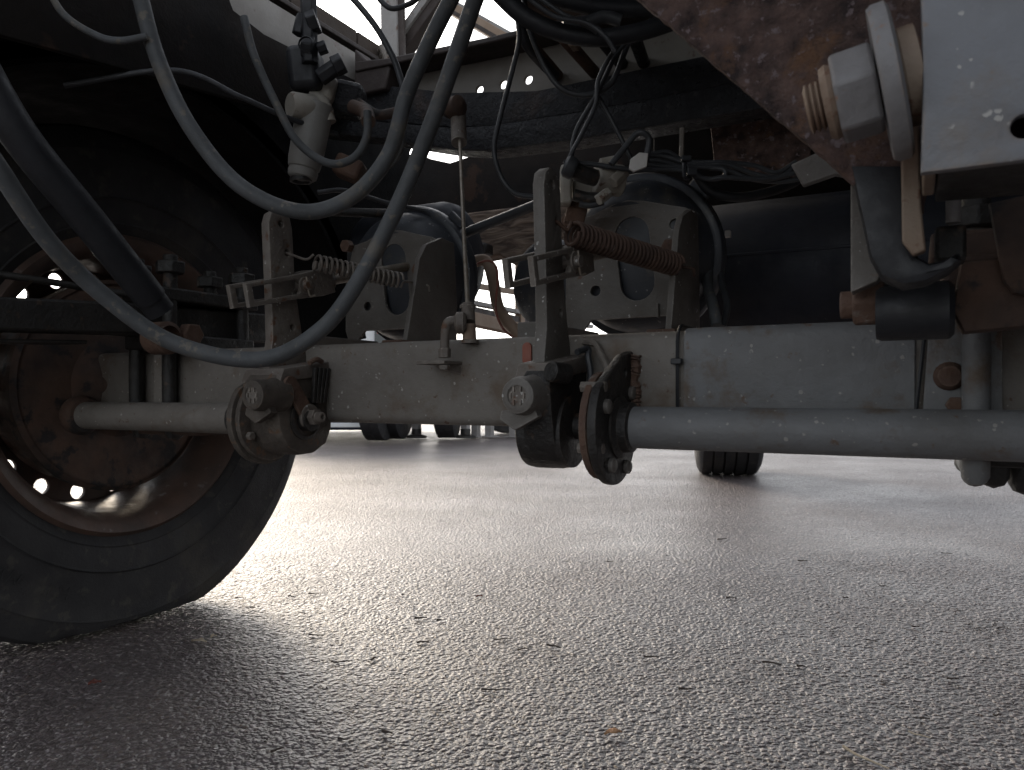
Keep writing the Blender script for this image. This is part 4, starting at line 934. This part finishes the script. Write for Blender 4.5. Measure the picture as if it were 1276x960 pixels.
MB().box(w0.x - .028, w0.x + .018, YB0 - .045, YB0 + .001, w0.z - .0025, w0.z + .0025).build('ledge', M_DUST, lk, .001)
MB().prism([(w0.x - .004, YB0 - .03, w0.z - .003), (w0.x + .018, YB0 + .0005, w0.z - .003), (w0.x + .018, YB0 + .0005, w0.z - .016), (w0.x + .0, YB0 - .018, w0.z - .010)], (-.004, 0, 0)).build('gusset', M_DUST, lk)
MB().hexa(aD(554, 455, 1.015), aD(554, 461, 1.015), .0075).build('nut', M_DUST, lk, .001)

# pipes leaving the right chamber, foot bracket details
hose('air_hose', 'hose', 'dark hose rising from the beam to the right of the right chamber', [(893, 408, 1.12), (890, 385, 1.14), (882, 355, 1.2), (884, 330, 1.25)], 1.15, .0085, group=GH)
hose('air_hose', 'hose', 'slimmer dark hose beside the bracket flange, right of the chamber', [(902, 408, 1.16), (905, 380, 1.18), (898, 350, 1.22), (896, 320, 1.28)], 1.15, .0055, M_CABLE, group=GH)

# ------------------------------------------------------------------ far wheel of the next axle
def far_wheel(cx, cy, rad, wid, az, lab):
    t = thing('wheel_assembly', lab, 'wheel', (cx, cy, 0))
    ax = V((math.cos(az), math.sin(az), 0))
    h = wid / 2
    pr = [(-h * .72, rad * .58), (-h * .94, rad * .66), (-h, rad * .80), (-h * .95, rad * .92), (-h * .86, rad * .98)]
    n = 5
    for k in range(n):
        a = -h * .82 + k * (h * 1.64 / n); w = h * 1.64 / n
        pr += [(a + w * .06, rad), (a + w * .88, rad), (a + w * .90, rad - .012), (a + w * 1.04, rad - .012)]
    pr = pr[:-2] + [(h * .86, rad * .98), (h * .95, rad * .92), (h, rad * .80), (h * .94, rad * .66), (h * .72, rad * .58)]
    b = MB().lathe(pr, (cx, cy, rad - .012), ax, 80)
    for v in b.v: v.z = max(v.z, -.007)
    b.build('tyre', M_TYRE, t, ang=30)
    MB().lathe([(-h * .72, rad * .585), (-h * .2, rad * .5), (0, rad * .3), (.02, 0)], (cx, cy, rad - .012), ax, 40).build('rim', M_RIM, t)
    MB().lathe([(h * .72, rad * .585), (h * .2, rad * .5), (.03, rad * .3), (.025, 0)], (cx, cy, rad - .012), ax, 40).build('rim', M_RIM, t)
c = aZ(901, 590, 0)
far_wheel(c.x, c.y + .10, .46, .35, YAW - R(12), 'distant ribbed tyre under the blue-grey tube at right')

# ------------------------------------------------------------------ yard beyond: parked vehicles
def truck_wheel(parent, px, py, dist_w, m=M_TYRE, rad=.40, wid=.22, ax=EX):
    c = aZ(px, py, 0)
    b = MB().lathe([(-wid / 2, rad * .6), (-wid / 2, rad * .93), (-wid * .42, rad), (wid * .42, rad), (wid / 2, rad * .93), (wid / 2, rad * .6)], (c.x, c.y, rad + .001), ax, 40)
    o = b.build('wheel', m, parent)
    MB().lathe([(wid / 2 - .01, rad * .6), (wid / 2 - .05, rad * .5), (wid / 2 - .03, rad * .2), (wid / 2, 0)], (c.x, c.y, rad + .001), ax, 24).build('rim', M_WHITE, o)
    return c
FX = V((math.cos(YAW), math.sin(YAW), 0))   # vehicles stand broadside
c0 = aZ(540, 547, 0)
sw = thing('swap_body', 'white swap body on thin support legs far across the yard', 'trailer', c0)
cA = truck_wheel(sw, 493, 547, 8, ax=V((.93, .36, 0)), wid=.20); truck_wheel(sw, 558, 546, 8, ax=V((.90, .43, 0)), wid=.20)
def onplane(px, z, base):   # point above ground contact of a pixel column
    q = aZ(px, base, 0); return V((q.x, q.y, z))
for px in (519, 580):
    q = onplane(px, 0, 546)
    l = MB(); l.bar(q + EZ * .05, q + EZ * .62, .07, .07, EX); leg = l.build('support_leg', M_STEEL, sw, .004)
    MB().lathe([(0, 0), (0, .10), (.02, .10), (.035, .05), (.09, .05)], q + EZ * .001, EZ, 16).build('foot', M_DARK, leg)
a, b_ = onplane(480, 0, 547), onplane(655, 0, 547)
ct_ = (b_ - a).normalized(); nrm = V((-ct_.y, ct_.x, 0))
MB().prism([a - ct_ * 2 + EZ * .62 + nrm * .1, b_ - ct_ * .2 + EZ * .62 + nrm * .1, b_ - ct_ * .2 + EZ * .62 + nrm * 2.4, a - ct_ * 2 + EZ * .62 + nrm * 2.4], V((0, 0, .16))).build('chassis', M_DARK, sw, .01)
MB().prism([a + EZ * .42 + nrm * .3, a + ct_ * .5 + EZ * .42 + nrm * .3, a + ct_ * .5 + EZ * .42 + nrm * 2, a + EZ * .42 + nrm * 2], V((0, 0, .20))).build('underframe', M_DARK, sw, .01)
lr = thing('parked_lorry', 'dark blue lorry with a white side step parked behind the left slack adjuster', 'lorry', aZ(430, 550, 0))
a, b_ = onplane(330, 0, 550), onplane(474, 0, 550); ct_ = (b_ - a).normalized(); nrm = V((-ct_.y, ct_.x, 0))
MB().prism([a + EZ * .10, b_ + EZ * .10, b_ + EZ * .10 + nrm * 2.2, a + EZ * .10 + nrm * 2.2], V((0, 0, .55))).build('skirt', M_NAVY, lr, .02)
MB().prism([a + EZ * .13 - nrm * .03, b_ - ct_ * .15 + EZ * .13 - nrm * .03, b_ - ct_ * .15 + EZ * .17 - nrm * .03, a + EZ * .17 - nrm * .03], nrm * -.06).build('side_step', M_WHITE, lr, .005)
MB().prism([a + EZ * .66, b_ + ct_ * .25 + EZ * .66, b_ + ct_ * .25 + EZ * .66 + nrm * 2.2, a + EZ * .66 + nrm * 2.2], V((0, 0, .43))).build('body', M_WHITE, lr, .02)
MB().prism([b_ - ct_ * .05 + EZ * .74 - nrm * .01, b_ + ct_ * .12 + EZ * .74 - nrm * .01, b_ + ct_ * .12 + EZ * 1.04 - nrm * .01, b_ - ct_ * .05 + EZ * 1.04 - nrm * .01], nrm * -.02).build('panel', M_GLASSY, lr, .005)
for k in range(3):
    p_ = b_ + ct_ * (-.02 + k * .035) + EZ * .98 - nrm * .032
    MB().prism([p_, p_ + ct_ * .022, p_ + ct_ * .022 + EZ * .06, p_ + EZ * .06], nrm * -.02).build('tail_lamp', M_REDP, lr, .003)
for px in (466, 477):
    q = onplane(px, 0, 549)
    MB().lathe([(-.05, .25), (-.05, .42), (-.04, .45), (.04, .45), (.05, .42), (.05, .25)], q + EZ * .451, V((.92, .40, 0)), 36).build('wheel', M_TYRE, lr)
pf = 0
for px, lab in ((593, 'leftmost of three slim steel posts in the far yard'), (610, 'middle one of three slim steel posts in the far yard'), (640, 'rightmost of three slim steel posts in the far yard')):
    q = onplane(px, 0, 545); t = thing('bollard_post', lab, 'post', q, 'slim posts in the far yard')
    MB().bar(q + EZ * .0, q + EZ * .95, .07, .07, EX).build('post', M_STEEL, t, .004)
    MB().bar(q + EZ * .0, q + EZ * .012, .16, .16, EX).build('base_plate', M_STEEL, t, .003)
van = thing('parked_van', 'small white van far off beyond the slim posts', 'van', onplane(632, 0, 541))
a, b_ = onplane(622, 0, 540), onplane(700, 0, 540); ct_ = (b_ - a).normalized(); nrm = V((-ct_.y, ct_.x, 0))
for s_ in (.12, .88):
    q = a.lerp(b_, s_); MB().lathe([(-.09, .15), (-.09, .29), (-.07, .31), (.07, .31), (.09, .29), (.09, .15)], q + EZ * .311, nrm, 32).build('wheel', M_TYRE, van)
MB().prism([a + EZ * .25, b_ + EZ * .25, b_ + EZ * .95, b_ - ct_ * .1 + EZ * 1.05, a + ct_ * .2 + EZ * 1.05, a + EZ * .75], nrm * 1.4).build('body', M_WHITE, van, .03)
MB().prism([a + ct_ * .12 + EZ * .72 - nrm * .006, b_ - ct_ * .12 + EZ * .72 - nrm * .006, b_ - ct_ * .12 + EZ * .98 - nrm * .006, a + ct_ * .24 + EZ * .98 - nrm * .006], nrm * .02).build('window', M_GLASSY, van)

# ------------------------------------------------------------------ litter on the asphalt
def gz(x, y): return .006 * math.sin(x * 1.3 + y * .7) * math.sin(y * 1.1 - x * .4) - .006 + .0022
def gpt(px, py):
    q = aZ(px, py, 0); return V((q.x, q.y, gz(q.x, q.y)))
rnd = random.Random(21)
def twig(px, py, ln, ang, m, lab, group=None, r=.0014, name='twig'):
    c = gpt(px, py); d = RGT * math.cos(ang) + FWD * math.sin(ang)
    pts = [c + d * ln * (t - .5) + V((rnd.uniform(-.001, .001), rnd.uniform(-.001, .001), r + rnd.uniform(0, .002))) for t in (0, .3, .6, 1)]
    o = MB().tube(pts, r, 6, 3, rs=lambda t: r * (1.15 - .6 * t)).build(name, m, loc=c)
    return tag(o, lab, 'twig', group)
def leaf(px, py, ln, wd, ang, m, lab, group=None):
    c = gpt(px, py); d = RGT * math.cos(ang) + FWD * math.sin(ang); n = EZ.cross(d)
    vs = []; fs = []; K = 6
    for i in range(K + 1):
        t = i / K; w = wd * math.sin(math.pi * min(1, t * .92 + .06)) / 2 * (1 + rnd.uniform(-.2, .2))
        for s_ in (-1, 0, 1):
            vs.append(c + d * ln * (t - .5) + n * w * s_ + EZ * (.0015 + abs(s_) * .003 * (rnd.random() + .3) + .003 * math.sin(t * 3)))
    for i in range(K):
        for j in range(2): fs.append((i * 3 + j, i * 3 + j + 1, (i + 1) * 3 + j + 1, (i + 1) * 3 + j))
    o = MB().add(vs, fs).build('leaf', m, loc=c)
    so_ = o.modifiers.new('s', 'SOLIDIFY'); so_.thickness = .0006
    return tag(o, lab, 'leaf', group)
leaf(764, 914, .024, .013, .25, M_LEAFO, 'orange-brown chip of leaf on the asphalt at bottom centre')
leaf(248, 796, .030, .012, -.2, M_STRAW, 'pale curled leaf scrap just right of the left tyre')
leaf(266, 790, .012, .008, 1.0, M_STRAW, 'tiny pale scrap standing beside the pale leaf near the tyre')
leaf(118, 847, .018, .016, .6, M_LEAFR, 'red-brown leaf in the shade in front of the left tyre')
leaf(597, 743, .016, .006, .4, M_LEAFR, 'small red fleck of leaf on the bright asphalt below the beam')
twig(1078, 946, .060, -1.05, M_STRAW, 'pale straw stem lying at the bottom right of the asphalt', r=.0016, name='straw')
twig(1146, 918, .028, -.9, M_STRAW, 'short pale straw bit near the bottom right corner', r=.001, name='straw')
G = 'dark bark twigs on the asphalt'; LB = 'one of the small dark bark twigs scattered over the asphalt'
for k, (px, py, ln, an) in enumerate([(298, 741, .016, .1), (315, 754, .016, 0), (363, 740, .014, .1), (391, 737, .03, -.05), (502, 739, .012, .5), (524, 768, .028, -.1), (547, 771, .014, .2), (394, 788, .035, -.1), (426, 821, .035, -.05), (466, 818, .018, .9),
        (527, 798, .035, -.1), (625, 795, .032, 0), (612, 858, .032, -.15), (482, 911, .022, -.3), (427, 918, .014, .1), (346, 930, .018, .5), (690, 805, .038, -.3), (652, 808, .028, .3), (911, 746, .026, -.5), (961, 828, .034, -.4), (998, 832, .014, 0),
        (1086, 800, .028, -.6), (1141, 783, .018, .1), (1101, 732, .02, 0), (1053, 746, .014, .3), (812, 819, .03, .2), (854, 859, .02, -.3), (1153, 898, .014, .1), (1243, 894, .016, .1), (1188, 849, .022, -.5), (900, 672, .04, .1), (1000, 700, .03, 0), (1180, 690, .035, -.1), (760, 700, .02, .2)]):
    twig(px, py, ln * rnd.uniform(.6, 1.0), an + rnd.uniform(-.3, .3), M_BARK, LB, G, r=rnd.uniform(.0011, .0020))
b = MB()
for k in range(700):
    px, py = rnd.uniform(330, 1276), 960 - 360 * rnd.random() ** .6
    if k > 430: px, py = rnd.gauss(1080, 120), rnd.gauss(700, 60)
    if k > 600: px, py = rnd.gauss(1238, 22), rnd.gauss(782, 6)
    if py < 590: continue
    c = gpt(px, py); s_ = rnd.uniform(.0006, .0018)
    d1 = V((rnd.uniform(-1, 1), rnd.uniform(-1, 1), 0)).normalized() * s_ * rnd.uniform(1, 2.2); d2 = EZ.cross(d1).normalized() * s_
    b.add([c - d1, c + d2, c + d1, c - d2, c + EZ * s_], [(0, 1, 4), (1, 2, 4), (2, 3, 4), (3, 0, 4), (3, 2, 1, 0)])
g = b.build('bark_crumbs', M_BARK); tag(g, 'dark crumbs of bark and grit strewn over the asphalt', 'litter', kind='stuff')
